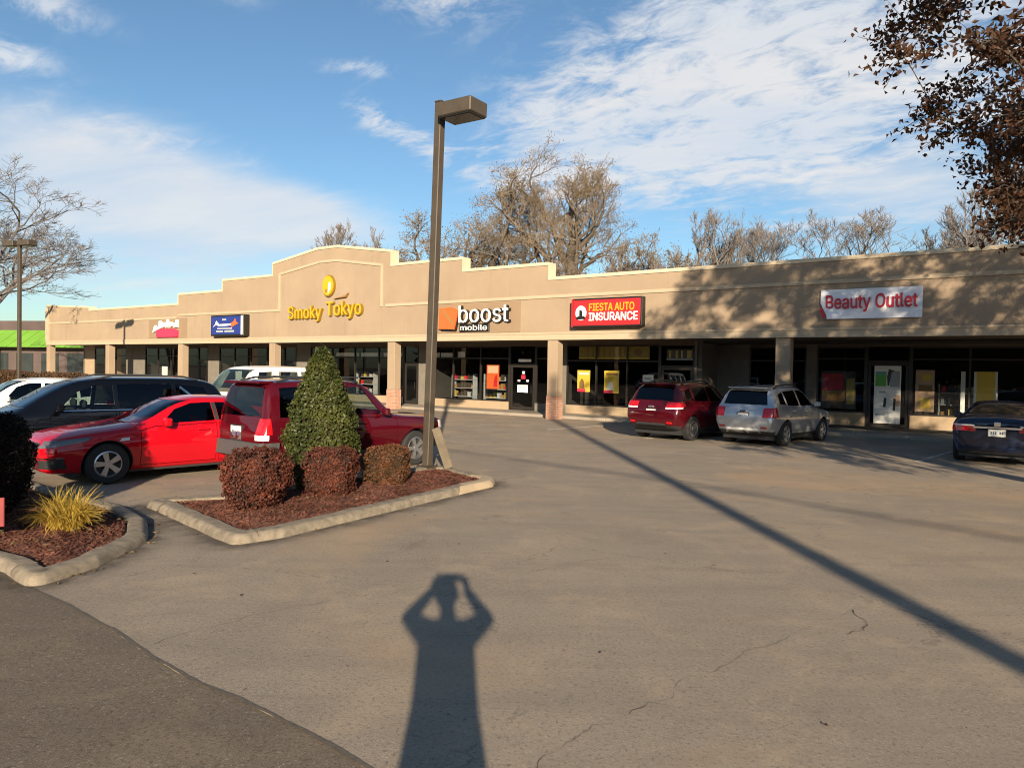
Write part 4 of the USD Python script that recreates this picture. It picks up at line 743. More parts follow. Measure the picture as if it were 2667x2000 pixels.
def build_car(name, label, st, loc, heading, paint_m, scale=1.0, wheels=(0.9, 3.6, 0.33, 0.215), style='five', rim='rim', group=None,
              windows=(), wind=None, rear=None, doors=(), head=None, tail=None, grille=None, plate=None, fplate=None, bumper=None, clad=None, glass='car_glass_dark', wglass='car_glass',
              cabin=(1.3, 4.0), mirror=None, rails=False, extra=None, seats='seat', floor=0.45, rearglass=None):
    C = Car(st); L = C.L
    hx, hy = math.sin(math.radians(heading)), math.cos(math.radians(heading))
    t = thing(name, label, 'car', (loc[0], loc[1], 0.0), math.degrees(math.atan2(-hy, -hx)), group)
    T = np.diag([scale, scale, scale, 1.0]) @ trimesh.transformations.translation_matrix((-L / 2, 0, 0))
    def put(nm, m, mat, par=None, sm=30, **k):
        m = to_tri(m) if isinstance(m, Manifold) else m.copy()
        if len(m.faces) == 0: return None
        m.apply_transform(T); return obj(nm, m, M[mat] if isinstance(mat, str) else mat, par or t, smooth=sm, **k)
    outer = C.loft(0.0); inner = C.loft(-0.045); skin_in = C.loft(-0.03); pane_out, pane_in = C.loft(-0.004), C.loft(-0.014)
    body = outer - (inner ^ mbox(cabin[0], cabin[1], -2, 2, floor, 4))
    ax0, ax1, r, tw = wheels; wmax = float(C.f[4](L / 2))
    for a in (ax0, ax1): body -= both(ycyl(a, r, r + 0.055, wmax - 0.30, 3))
    glass_jobs = []
    for w in windows:
        poly, gm = (w['p'], w.get('g', glass)) if isinstance(w, dict) else (w, glass)
        for sg in (1, -1):
            cut = side(poly, 0.15, 1.8); cut = cut if sg > 0 else cut.mirror((0, 1, 0))
            pr = side(poly, 0.15, 1.8, -0.006); pr = pr if sg > 0 else pr.mirror((0, 1, 0))
            body -= cut; glass_jobs.append(('window', (pane_out - pane_in) ^ pr, gm))
    if wind: body -= front(wind[0], wind[1], wind[2]); glass_jobs.append(('windshield', (pane_out - pane_in) ^ front(wind[0], wind[1], wind[2], -0.006), wglass))
    if rear: body -= front(rear[0], rear[1], rear[2]); glass_jobs.append(('rear_window', (pane_out - pane_in) ^ front(rear[0], rear[1], rear[2], -0.006), rearglass or glass))
    shell = outer - skin_in
    door_pieces = []
    for poly in doors:
        for sg in (1, -1):
            big, small = side(poly, 0.3, 1.8), side(poly, 0.3, 1.8, -0.011)
            if sg < 0: big, small = big.mirror((0, 1, 0)), small.mirror((0, 1, 0))
            door_pieces.append((shell ^ small ^ body, poly, sg)); body -= (shell ^ big)
    light_jobs = []
    def surf(pr, o=0.004, i=-0.02): return (C.loft(o) - C.loft(i)) ^ pr
    if head: light_jobs += [('headlight', surf(both(side(head[0], head[1], 1.8))), head[2] if len(head) > 2 else 'lamp_white')]
    if tail:
        for tp in tail: light_jobs += [('taillight', surf(side(tp[0], tp[1], 1.8) if sg > 0 else side(tp[0], tp[1], 1.8).mirror((0, 1, 0)), tp[3] if len(tp) > 3 else 0.006), tp[2]) for sg in (1, -1)]
    b = put('body', body, paint_m)
    for (m, poly, sg) in door_pieces:
        d = put('door', m, paint_m)
        if d is None: continue
        P = np.array(poly); hxp = P[:, 0].max() - 0.16; hz = P[:, 1].max() - 0.115
        yy = float(C.f[4](hxp)) ; put('handle', box(hxp - 0.19, hxp, sg * yy - 0.012, sg * yy + 0.028, hz - 0.014, hz + 0.016, 0.008), paint_m, d, sm=False)
    for nm, m, gm in glass_jobs: put(nm, m, gm)
    for nm, m, gm in light_jobs:
        for part in (m.decompose() if nm == 'headlight' else [m]): put(nm, part, gm)
    if grille:
        for gpoly, x0, x1, gm in grille: put('grille', surf(front(gpoly, x0, x1), 0.006), gm)
    if bumper:
        for bx in bumper: put('bumper', surf(mbox(*bx[0]), bx[2], -0.02), bx[1])
    if clad: put('lower_trim', surf(mbox(0, L, -2, 2, 0, clad[0]), 0.008) - sum((both(ycyl(a, r, r + 0.055, wmax - 0.30, 3)) for a in (ax0, ax1)), Manifold()), clad[1])
    if plate:
        x, z, w, h = plate; pl = put('licence_plate', box(x - 0.01, x + 0.012, -w / 2, w / 2, z - h / 2, z + h / 2, 0.003), 'plate', sm=False)
        tm = meshkit.text_mesh('B62 4KT' if False else '- - - -', h * 0.3, 0.002, True); 
        put('plate_frame', trimesh.boolean.difference([box(x - 0.02, x + 0.014, -w / 2 - 0.02, w / 2 + 0.02, z - h / 2 - 0.02, z + h / 2 + 0.02), box(x - 0.05, x + 0.05, -w / 2, w / 2, z - h / 2, z + h / 2)], engine='manifold'), 'plastic', pl, sm=False)
        put('plate_print', cat([box(x + 0.012, x + 0.0135, -w * 0.36 + k * w * 0.125, -w * 0.36 + k * w * 0.125 + w * 0.08, z - h * 0.2, z + h * 0.18) for k in (0, 1, 2, 4, 5)]), 'plate_print', pl, sm=False)
    # wheels
    tyre, rimm, disc = wheel_meshes(r, tw, style)
    for a in (ax0, ax1):
        for sg in (1, -1):
            wy = sg * (wmax - tw / 2 - 0.015)
            X = trimesh.transformations.translation_matrix((a, wy, r)) @ trimesh.transformations.rotation_matrix(0.4 + a, (0, 1, 0)) @ (np.eye(4) if sg > 0 else trimesh.transformations.rotation_matrix(math.pi, (0, 0, 1)))
            ms = [m.copy() for m in (tyre, rimm, disc)]
            for m in ms: m.apply_transform(X)
            w_ = put('wheel', ms[0], 'rubber', sm=35); put('rim', ms[1], rim, w_, sm=35); put('brake_disc', ms[2], 'plastic', w_, sm=35)
        ring = both(ycyl(a, r, r + 0.054, wmax - 0.30, wmax - 0.05) - ycyl(a, r, r + 0.046, wmax - 0.29, wmax))
        put('wheel_liner', ring ^ (C.loft(-0.006)), 'plastic')
    put('underbody', mbox(0.35, L - 0.35, -wmax + 0.16, wmax - 0.16, 0.17, 0.32) - sum((both(ycyl(a, r, r + 0.055, wmax - 0.30, 3)) for a in (ax0, ax1)), Manifold()), 'plastic', sm=False)
    # seats and dash
    zr = float(C.f[1](L * 0.55)); hz = floor
    for sx_ in (cabin[0] + 0.95, cabin[0] + 1.85):
        if sx_ > cabin[1] - 0.5: continue
        for y in (-0.36, 0.36):
            sd = put('seat', cat([box(sx_ - 0.48, sx_, y - 0.24, y + 0.24, hz, hz + 0.22, 0.05)]), seats, sm=False)
            bk = box(sx_ - 0.06, sx_ + 0.08, y - 0.24, y + 0.24, hz + 0.15, hz + 0.62, 0.05); put('backrest', bk, seats, sd, sm=False)
            put('headrest', box(sx_ + 0.02, sx_ + 0.12, y - 0.13, y + 0.13, hz + 0.64, hz + 0.80, 0.04), seats, sd, sm=False)
    put('dashboard', mbox(cabin[0] + 0.02, cabin[0] + 0.40, -wmax + 0.2, wmax - 0.2, floor, float(C.f[2](cabin[0] + 0.3)) - 0.03) ^ C.loft(-0.06), 'plastic', sm=False)
    if mirror:
        mx, mz = mirror; y = float(C.f[5](mx))
        for sg in (1, -1):
            y0, y1 = sorted((sg * (y + 0.03), sg * (y + 0.20))); mm = put('mirror', box(mx - 0.07, mx + 0.06, y0, y1, mz - 0.07, mz + 0.07, 0.03), paint_m, sm=False)
            y0, y1 = sorted((sg * (y - 0.04), sg * (y + 0.06))); put('mirror_arm', box(mx - 0.03, mx + 0.03, y0, y1, mz - 0.06, mz - 0.02, 0.01), 'plastic', mm, sm=False)
    if rails:
        a, bb, wy = rails
        for sg in (1, -1):
            zz = [float(C.f[1](q)) for q in np.linspace(a, bb, 7)]; xs = np.linspace(a, bb, 7); P = np.stack([xs, np.full(7, sg * wy), np.array(zz) + 0.015], 1); P[0, 2] -= 0.05; P[-1, 2] -= 0.05
            put('roof_rail', tubes(P[:-1], P[1:], np.full(6, 0.022), np.full(6, 0.022), 6), 'plastic', sm=30)
    if extra: extra(put, surf, C)
    return t

# stations: x, underside z, top z, shoulder z, half widths (bottom, middle, shoulder, top), crown
SEDAN = [(0, .30, .66, .60, .54, .62, .58, .48, .03), (.06, .24, .755, .68, .66, .74, .69, .58, .04), (.20, .20, .825, .745, .76, .83, .77, .64, .05), (.55, .18, .895, .81, .80, .885, .825, .69, .05), (1.0, .18, .95, .86, .81, .90, .85, .72, .05), (1.32, .18, .99, .89, .81, .90, .85, .72, .05),
         (1.55, .18, 1.07, .905, .81, .90, .85, .68, .06), (1.9, .18, 1.26, .92, .81, .90, .85, .61, .07), (2.2, .18, 1.375, .93, .81, .90, .85, .575, .07), (2.6, .18, 1.42, .945, .81, .90, .855, .565, .07), (3.05, .18, 1.41, .96, .81, .90, .855, .565, .07), (3.5, .18, 1.335, .98, .81, .90, .855, .575, .07),
         (3.95, .19, 1.21, 1.0, .80, .89, .845, .61, .06), (4.25, .22, 1.12, 1.01, .78, .88, .83, .66, .05), (4.48, .27, 1.08, .99, .74, .84, .79, .66, .05), (4.60, .34, 1.03, .93, .66, .78, .72, .60, .05), (4.65, .42, .94, .84, .54, .68, .62, .52, .04)]
M['p_red'] = paintmat('paint_red', (0.40, 0.003, 0.010)); M['p_maroon'] = paintmat('paint_maroon', (0.060, 0.002, 0.006)); M['p_maroon2'] = paintmat('paint_dark_red', (0.05, 0.002, 0.005)); M['p_black'] = paintmat('paint_black', (0.002, 0.002, 0.003)); M['p_silver'] = paintmat('paint_silver', (0.48, 0.49, 0.50), 0.7, 0.35); M['p_navy'] = paintmat('paint_navy', (0.010, 0.016, 0.040)); M['p_white'] = paintmat('paint_white', (0.78, 0.76, 0.70))

def civic_extra(put, surf, C):
    for sg in (1, -1):
        q = side([(2.705, .99), (2.775, .99), (2.775, 1.295), (2.705, 1.295)], .15, 1.8); put('pillar_trim', surf(q if sg > 0 else q.mirror((0, 1, 0)), 0.003), 'plastic')
    put('fog_trim', surf(both(side([(0.0, .30), (.34, .30), (.28, .46), (.0, .44)], .42, 1.6)), 0.006), 'plastic')
    put('chrome_strip', surf(both(side([(0.0, .455), (.30, .465), (.30, .485), (0, .48)], .30, 1.6)), 0.010), 'chrome')
    put('side_marker', surf(both(side([(1.08, .70), (1.24, .71), (1.24, .76), (1.12, .75)], .5, 1.6)), 0.008), 'lamp_white')
build_car('sedan', 'bright red sedan with dark windows parked nose to the near bed', SEDAN, (-6.52, 14.18), 224, M['p_red'], 1.05, (0.92, 3.62, .335, .215), 'five', 'rim',
          windows=[[(1.78, .96), (2.70, .985), (2.70, 1.30), (2.35, 1.29), (2.05, 1.19)], [(2.78, .985), (3.62, 1.02), (3.50, 1.20), (3.20, 1.285), (2.78, 1.30)]],
          wind=([(-.68, .975), (.68, .975), (.53, 1.34), (-.53, 1.34)], 1.0, 2.5), rear=([(-.60, 1.13), (.60, 1.13), (.50, 1.33), (-.50, 1.33)], 3.0, 4.4),
          doors=[[(1.42, .27), (2.72, .27), (2.72, .955), (1.66, .925), (1.42, .86)], [(2.76, .27), (3.30, .27), (3.56, .62), (3.66, .975), (2.76, .958)]],
          head=([(0.0, .625), (.60, .72), (.70, .80), (.08, .735)], .36, 'lamp_smoke'), tail=[([(4.2, .82), (4.7, .80), (4.7, .98), (4.3, .99)], .42, 'lamp_red')],
          grille=[([(-.50, .57), (.50, .57), (.56, .70), (-.56, .70)], -.2, .35, 'plastic'), ([(-.36, .26), (.36, .26), (.44, .44), (-.44, .44)], -.2, .35, 'plastic')],
          plate=(4.66, .72, .3, .15), mirror=(1.82, .99), cabin=(1.35, 3.9), extra=civic_extra, floor=.40)

JEEP = [(0, .42, .72, .66, .62, .70, .68, .60, .03), (.06, .36, .92, .84, .74, .80, .78, .68, .05), (.18, .34, 1.02, .95, .80, .87, .83, .72, .05), (.6, .32, 1.06, .99, .82, .90, .85, .74, .05), (1.15, .30, 1.10, 1.02, .82, .91, .86, .75, .05), (1.38, .30, 1.14, 1.03, .82, .91, .865, .74, .05),
        (1.62, .30, 1.36, 1.04, .82, .91, .865, .70, .06), (1.92, .30, 1.63, 1.05, .82, .91, .865, .665, .07), (2.15, .30, 1.745, 1.05, .82, .91, .865, .655, .07), (2.7, .30, 1.79, 1.06, .82, .91, .865, .65, .07), (3.6, .30, 1.785, 1.06, .82, .91, .865, .65, .07), (4.05, .32, 1.765, 1.06, .82, .91, .86, .66, .08),
        (4.18, .34, 1.70, 1.06, .80, .90, .85, .67, .08), (4.26, .36, 1.45, 1.05, .80, .89, .84, .70, .07), (4.33, .38, 1.12, 1.02, .78, .87, .82, .70, .05), (4.38, .40, .98, .90, .76, .85, .80, .68, .04), (4.42, .45, .84, .78, .70, .80, .76, .66, .03)]
def jeep_extra(put, surf, C):
    for x in (2.2, 3.3): put('roof_bar', box(x - .03, x + .03, -.60, .60, 1.80, 1.83, .01), 'plastic', sm=False)
    put('spoiler', box(4.02, 4.34, -.58, .58, 1.70, 1.745, .015), M['p_maroon'], sm=False)
    put('side_moulding', surf(both(side([(1.35, .66), (3.45, .66), (3.45, .72), (1.35, .72)], .5, 1.6)), 0.012), M['p_maroon'])
    put('wiper', box(4.29, 4.31, -.05, .40, 1.16, 1.18), 'plastic', sm=False)
build_car('wagon', 'dark red boxy wagon behind the evergreen island, seen from its tail', JEEP, (-3.62, 15.22), 40, M['p_maroon'], 1.03, (0.88, 3.53, .36, .235), 'five', 'rim',
          windows=[{'p': [(1.74, 1.10), (2.52, 1.11), (2.52, 1.64), (2.16, 1.63)], 'g': 'car_glass_clear'}, [(2.62, 1.11), (3.30, 1.11), (3.30, 1.65), (2.62, 1.65)], [(3.42, 1.11), (4.06, 1.11), (3.98, 1.63), (3.42, 1.65)]],
          wind=([(-.74, 1.15), (.74, 1.15), (.62, 1.68), (-.62, 1.68)], 1.1, 2.4), rear=([(-.66, 1.12), (.66, 1.12), (.56, 1.64), (-.56, 1.64)], 4.12, 4.6),
          doors=[[(1.40, .42), (2.56, .42), (2.56, 1.06), (1.62, 1.05), (1.40, 1.0)], [(2.60, .42), (3.16, .42), (3.38, .78), (3.38, 1.06), (2.60, 1.06)]],
          head=([(0.0, .74), (.22, .76), (.22, .92), (.0, .92)], .50), tail=[([(4.24, .82), (4.5, .82), (4.5, 1.08), (4.24, 1.10)], .64, 'lamp_red', .012), ([(4.3, .72), (4.5, .72), (4.5, .815), (4.3, .815)], .64, 'lamp_white', .012)],
          grille=[([(-.5, .66), (.5, .66), (.5, .88), (-.5, .88)], -.2, .3, 'plastic')], plate=(4.408, .82, .36, .24), bumper=[((-.2, .40, -2, 2, .40, .66), 'cladding', .03), ((4.12, 4.7, -2, 2, .42, .68), 'cladding', .05)],
          clad=(.42, 'cladding'), mirror=(1.78, 1.15), rails=(2.2, 4.0, .60), cabin=(1.42, 4.12), extra=jeep_extra, floor=.60, seats='seat', rearglass='car_glass')

VAN = [(0, .34, .66, .60, .58, .64, .60, .50, .03), (.07, .26, .78, .70, .72, .78, .72, .60, .04), (.25, .22, .92, .83, .82, .88, .83, .68, .05), (.65, .20, 1.03, .94, .86, .95, .90, .74, .05), (.95, .20, 1.12, .99, .87, .97, .91, .74, .05), (1.3, .20, 1.33, 1.02, .87, .98, .915, .72, .06), (1.7, .20, 1.56, 1.03, .87, .98, .92, .69, .07), (2.05, .20, 1.685, 1.03, .87, .98, .92, .675, .07),
       (2.6, .20, 1.74, 1.03, .87, .98, .92, .67, .07), (3.8, .20, 1.735, 1.02, .87, .98, .92, .67, .07), (4.5, .22, 1.69, 1.02, .86, .97, .91, .68, .07), (4.8, .26, 1.58, 1.03, .85, .95, .90, .68, .07), (4.95, .30, 1.35, 1.03, .83, .93, .88, .70, .06), (5.05, .36, 1.08, .98, .80, .90, .84, .70, .05), (5.12, .44, .86, .78, .70, .82, .76, .64, .04)]
def van_extra(put, surf, C):
    put('window_chrome', surf(both(side([(1.52, 1.055), (4.05, 1.045), (4.05, 1.06), (1.52, 1.07)], .5, 1.6)), 0.008), 'chrome')
    put('quarter_chrome', surf(both(side([(3.95, 1.50), (3.98, 1.54), (4.50, 1.08), (4.47, 1.05)], .5, 1.6)), 0.008), 'chrome')
build_car('minivan', 'long black minivan with tinted windows behind the red sedan', VAN, (-9.1, 16.1), 225, M['p_black'], 1.03, (1.0, 4.0, .345, .235), 'seven', 'rim',
          windows=[{'p': [(1.62, 1.09), (2.62, 1.085), (2.62, 1.56), (2.28, 1.55), (1.95, 1.42)], 'g': 'car_glass'}, [(2.70, 1.085), (3.78, 1.08), (3.78, 1.58), (2.70, 1.58)], [(3.88, 1.08), (4.62, 1.10), (4.50, 1.50), (3.88, 1.57)]],
          wind=([(-.70, 1.13), (.70, 1.13), (.63, 1.64), (-.63, 1.64)], .8, 2.4), rear=([(-.70, 1.10), (.70, 1.10), (.60, 1.58), (-.60, 1.58)], 4.55, 5.3),
          doors=[[(1.45, .34), (2.64, .34), (2.64, 1.04), (1.60, 1.045), (1.45, .98)], [(2.68, .34), (3.62, .34), (3.80, .70), (3.80, 1.04), (2.68, 1.04)]],
          head=([(0.02, .70), (.70, .84), (.78, .93), (.2, .86)], .40), tail=[([(4.8, .95), (5.2, .92), (5.2, 1.2), (4.85, 1.22)], .62, 'lamp_red')], grille=[([(-.5, .55), (.5, .55), (.5, .76), (-.5, .76)], -.2, .3, 'plastic')],
          plate=(5.11, .80, .3, .15), mirror=(1.60, 1.13), cabin=(1.15, 4.85), rails=(2.3, 4.4, .62), extra=van_extra, floor=.45)

CROSS = [(0, .40, .70, .64, .56, .64, .60, .50, .03), (.07, .32, .82, .74, .68, .76, .70, .58, .04), (.22, .27, .93, .85, .77, .85, .79, .64, .05), (.55, .25, 1.0, .92, .80, .89, .83, .70, .05), (.95, .24, 1.05, .97, .81, .90, .85, .72, .05), (1.15, .24, 1.10, .99, .81, .905, .855, .72, .05), (1.45, .24, 1.33, 1.01, .81, .905, .86, .68, .06), (1.8, .24, 1.56, 1.03, .81, .905, .86, .635, .07), (2.1, .24, 1.65, 1.04, .81, .905, .86, .62, .07),
         (2.6, .24, 1.675, 1.05, .81, .905, .86, .615, .07), (3.4, .25, 1.645, 1.06, .81, .905, .86, .62, .07), (3.85, .28, 1.60, 1.07, .80, .90, .85, .63, .07), (4.0, .31, 1.50, 1.08, .79, .89, .84, .65, .07), (4.10, .34, 1.27, 1.08, .78, .88, .83, .68, .06), (4.18, .37, 1.09, 1.02, .76, .86, .81, .68, .04), (4.24, .41, .96, .89, .72, .82, .77, .64, .04), (4.28, .46, .84, .77, .64, .74, .70, .58, .03)]
def cross_extra(paint_m, strip='plastic', chrome_z=None):
    def f(put, surf, C):
        L = C.L
        put('spoiler', box(L - .46, L - .20, -.56, .56, 1.575, 1.615, .015), paint_m, sm=False)
        put('skid_panel', surf(front([(-.52, .36), (.52, .36), (.46, .50), (-.46, .50)], L - .4, L + .2), .012), strip)
        put('tail_badge', box(L - .05, L + .012, -.09, .09, .93, .99, .01), 'chrome', sm=False)
        [put('reflector', surf(q, .012), 'lamp_red') for f_ in [front([(.52, .50), (.70, .50), (.68, .55), (.52, .55)], L - .4, L + .2)] for q in (f_, f_.mirror((0, 1, 0)))]
    return f
CW = dict(windows=[[(1.55, 1.09), (2.42, 1.10), (2.42, 1.53), (2.10, 1.52), (1.85, 1.43)], [(2.50, 1.10), (3.26, 1.12), (3.26, 1.51), (2.50, 1.53)], [(3.34, 1.13), (3.72, 1.17), (3.64, 1.42), (3.34, 1.49)]],
          wind=([(-.70, 1.11), (.70, 1.11), (.58, 1.59), (-.58, 1.59)], .9, 2.3), rear=([(-.64, 1.14), (.64, 1.14), (.55, 1.52), (-.55, 1.52)], 3.90, 4.5),
          doors=[[(1.30, .38), (2.44, .38), (2.44, 1.06), (1.52, 1.05), (1.30, 1.0)], [(2.48, .38), (3.02, .38), (3.26, .72), (3.30, 1.08), (2.48, 1.06)]], head=([(0.02, .70), (.52, .82), (.62, .91), (.1, .84)], .34), grille=[([(-.45, .54), (.45, .54), (.5, .74), (-.5, .74)], -.2, .3, 'plastic')], cabin=(1.18, 4.02), floor=.5)
build_car('crossover', 'dark red crossover parked in tree shade facing the shops', CROSS, (5.86, 24.0), 44, M['p_maroon2'], 1.08, (0.86, 3.42, .345, .225), 'five', 'rim', tail=[([(3.86, .98), (4.3, .95), (4.3, 1.09), (3.86, 1.12)], .46, 'lamp_red', .012), ([(4.0, .925), (4.3, .90), (4.3, .945), (4.0, .965)], .46, 'lamp_white', .012)],
          plate=(4.265, .80, .32, .17), bumper=[((3.98, 4.5, -2, 2, .30, .44), 'plastic', .012)], clad=(.36, 'plastic'), mirror=(1.58, 1.13), rails=(2.1, 3.6, .56), extra=cross_extra(M['p_maroon2']), **CW)
build_car('crossover', 'silver crossover parked between the dark red and navy cars', CROSS, (8.25, 22.75), 44, M['p_silver'], 1.05, (0.86, 3.42, .345, .225), 'five', 'rim', tail=[([(3.98, .82), (4.3, .80), (4.3, 1.05), (4.02, 1.08)], .56, 'lamp_red', .012)],
          plate=(4.265, .83, .32, .15), bumper=[((3.98, 4.5, -2, 2, .30, .42), 'plastic', .012)], clad=(.33, 'plastic'), mirror=(1.58, 1.13), rails=(2.1, 3.6, .56), extra=cross_extra(M['p_silver'], 'lamp_white'), **CW)
build_car('crossover', 'white car at the far left beyond the black minivan', CROSS, (-13.3, 19.9), 225, M['p_white'], 0.98, (0.86, 3.42, .345, .225), 'five', 'rim', tail=[([(3.98, .82), (4.3, .80), (4.3, 1.05), (4.02, 1.08)], .56, 'lamp_red', .012)], mirror=(1.58, 1.13), **CW)
def navy_extra(put, surf, C):
    put('chrome_strip', surf(front([(-.44, .83), (.44, .83), (.46, .87), (-.46, .87)], 4.3, 4.9), .012), 'chrome')
    put('tail_badge', box(4.60, 4.662, -.06, .06, .88, .98, .01), 'chrome', sm=False)
build_car('sedan', 'navy sedan with chrome strip at the right picture edge', SEDAN, (12.90, 19.2), 36, M['p_navy'], 1.07, (0.92, 3.62, .335, .215), 'ten', 'rim',
          windows=[[(1.78, .96), (2.70, .985), (2.70, 1.30), (2.35, 1.29), (2.05, 1.19)], [(2.78, .985), (3.62, 1.02), (3.50, 1.20), (3.20, 1.285), (2.78, 1.30)]], wind=([(-.68, .975), (.68, .975), (.53, 1.34), (-.53, 1.34)], 1.0, 2.5), rear=([(-.60, 1.13), (.60, 1.13), (.50, 1.33), (-.50, 1.33)], 3.0, 4.4),
          doors=[[(1.42, .27), (2.72, .27), (2.72, .955), (1.66, .925), (1.42, .86)], [(2.76, .27), (3.30, .27), (3.56, .62), (3.66, .975), (2.76, .958)]], head=([(0.0, .625), (.60, .72), (.70, .80), (.08, .735)], .36),
          tail=[([(4.3, .78), (4.7, .76), (4.7, .91), (4.3, .93)], .62, 'lamp_red', .012), ([(4.4, .76), (4.7, .76), (4.7, .87), (4.4, .87)], .40, 'lamp_red', .010), ([(4.4, .875), (4.7, .875), (4.7, .905), (4.4, .905)], .42, 'lamp_white', .016)],
          plate=(4.665, .74, .33, .16), mirror=(1.82, .99), cabin=(1.35, 3.9), extra=navy_extra, floor=.40)

FULLVAN = [(0, .40, .80, .72, .72, .80, .76, .64, .04), (.08, .34, 1.0, .92, .82, .90, .86, .72, .05), (.3, .32, 1.12, 1.04, .86, .95, .90, .76, .05), (.8, .30, 1.20, 1.12, .88, .98, .93, .78, .05), (1.0, .30, 1.28, 1.14, .88, .99, .94, .78, .06), (1.25, .30, 1.62, 1.15, .88, .99, .95, .76, .07), (1.55, .30, 1.95, 1.16, .88, .99, .95, .76, .08), (1.85, .30, 2.05, 1.16, .88, .99, .95, .76, .08), (2.6, .30, 2.07, 1.16, .88, .99, .95, .76, .08), (3.9, .32, 2.06, 1.16, .88, .99, .95, .76, .08),
           (4.15, .34, 2.0, 1.16, .87, .98, .94, .76, .08), (4.24, .36, 1.5, 1.14, .86, .96, .92, .78, .06), (4.32, .42, 1.0, .92, .80, .90, .86, .76, .04)]
M['van_glass'] = M['car_glass_clear']
build_car('van', 'white passenger van with see through windows beyond the dark red wagon', FULLVAN, (-7.75, 22.0), 217, M['p_white'], 1.0, (0.95, 3.45, .37, .24), 'six', 'rim', windows=[[(1.50, 1.24), (2.25, 1.24), (2.25, 1.90), (1.80, 1.88)], [(2.45, 1.24), (3.15, 1.24), (3.15, 1.90), (2.45, 1.90)], [(3.25, 1.24), (4.0, 1.24), (4.0, 1.90), (3.25, 1.90)]],
          wind=([(-.76, 1.30), (.76, 1.30), (.70, 1.95), (-.70, 1.95)], .9, 2.0), rear=([(-.70, 1.25), (.70, 1.25), (.66, 1.88), (-.66, 1.88)], 4.05, 4.6), doors=[[(1.2, .42), (2.4, .42), (2.4, 1.17), (1.45, 1.17), (1.2, 1.1)]],
          head=([(0.0, .82), (.2, .84), (.2, 1.02), (.0, 1.02)], .5), tail=[([(4.1, .8), (4.4, .8), (4.4, 1.1), (4.1, 1.1)], .78, 'lamp_red')], grille=[([(-.5, .7), (.5, .7), (.5, .95), (-.5, .95)], -.2, .3, 'plastic')], plate=(4.32, .75, .3, .15), mirror=(1.5, 1.3), cabin=(1.1, 4.2), glass='van_glass', seats='seat_grey', floor=.65)

# ------------------------------------------------------------------ trees
def grow(seed, trunk_h, trunk_r, levels, spread, up, nchild, ratio, lean=(0, 0), first=0.35, jitter=0.22, droop=0.0):
    """branch segments (p0, p1, r0, r1, level) and the tips' points"""
    rng = np.random.default_rng(seed); seg = [[] for _ in range(levels + 1)]; tips = []
    stack = [(np.zeros(3), np.array([lean[0], lean[1], 1.0]), trunk_h, trunk_r, 0)]
    while stack:
        p, d, L, r, lv = stack.pop(); d = d / np.linalg.norm(d); n = 7 if lv == 0 else 5 if lv < levels else 3
        pts, rad = [p], [r]; end = r * (0.45 if lv < levels else 0.35)
        for i in range(n):
            d = d + rng.normal(0, jitter * (0.4 if lv == 0 else 1), 3) + np.array([0, 0, up * (0.3 if lv == 0 else 1.0) - droop * (lv / levels) ** 2]); d /= np.linalg.norm(d)
            p = p + d * L / n; pts.append(p); rad.append(r + (end - r) * (i + 1) / n); seg[lv].append((pts[-2], pts[-1], rad[-2], rad[-1]))
        if lv >= levels - 1: tips += pts[1:] if lv == levels else pts[-2:]
        if lv < levels:
            k = nchild[min(lv, len(nchild) - 1)]
            for c in range(k):
                t = 1.0 if c == 0 and lv < levels - 1 else rng.uniform(first if lv == 0 else 0.25, 1.0); f = t * n; i = min(int(f), n - 1); q = pts[i] + (pts[i + 1] - pts[i]) * (f - i)
                base = pts[i + 1] - pts[i]; base /= np.linalg.norm(base); a = rng.normal(size=3); a -= a @ base * base; a /= np.linalg.norm(a)
                th = rng.uniform(0.45, 1.0) * spread * (0.5 if t == 1.0 else 1.0); nd = base * math.cos(th) + a * math.sin(th)
                stack.append((q, nd, L * ratio * rng.uniform(0.75, 1.15) * (1.1 - 0.35 * t), rad[i] * rng.uniform(0.5, 0.72), lv + 1))
    return seg, np.array(tips)
def tree(name, label, cat_, loc, seed, H, R, bark, twig, leaf=None, nleaf=0, lsize=0.1, rmin=0.012, group=None, rot=0, widen=1.0, **kw):
    seg, tips = grow(seed, **kw); t = thing(name, label, cat_, loc, rot, group)
    allp = np.concatenate([[s[1] for s in lv] for lv in seg if lv]); k = H / np.percentile(allp[:, 2], 99.7); kx = R / np.percentile(np.linalg.norm(allp[:, :2], axis=1), 97)
    S3 = np.array([kx * widen, kx / widen, k])
    thick, thin = [], []
    for lv, s in enumerate(seg):
        if not s: continue
        p0, p1, r0, r1 = (np.array([q[j] for q in s]) for j in range(4)); sc = min(k, kx)
        (thick if lv <= 2 else thin).append(tubes(p0 * S3, p1 * S3, np.maximum(r0 * k, rmin), np.maximum(r1 * k, rmin * 0.7), 7 if lv == 0 else 5 if lv <= 2 else 3))
    obj('trunk', cat(thick[:1]), M[bark], t, smooth=50); obj('limbs', cat(thick[1:]), M[bark], t, smooth=50)
    obj('twigs', cat(thin), M[twig], t)
    if leaf:
        rng = np.random.default_rng(seed + 77); i = rng.integers(0, len(tips), nleaf)
        P = tips[i] * S3 + rng.normal(0, lsize * 2.2, (nleaf, 3))
        obj('crown', leaf_quads(P, unit(rng, nleaf), unit(rng, nleaf) - [0, 0, 0.4], lsize * rng.uniform(0.5, 1.0, nleaf), lsize * rng.uniform(0.8, 1.4, nleaf)), M[leaf], t)
    return t
BG = dict(levels=5, spread=0.95, up=0.08, nchild=(6, 5, 5, 5, 5), ratio=0.64)
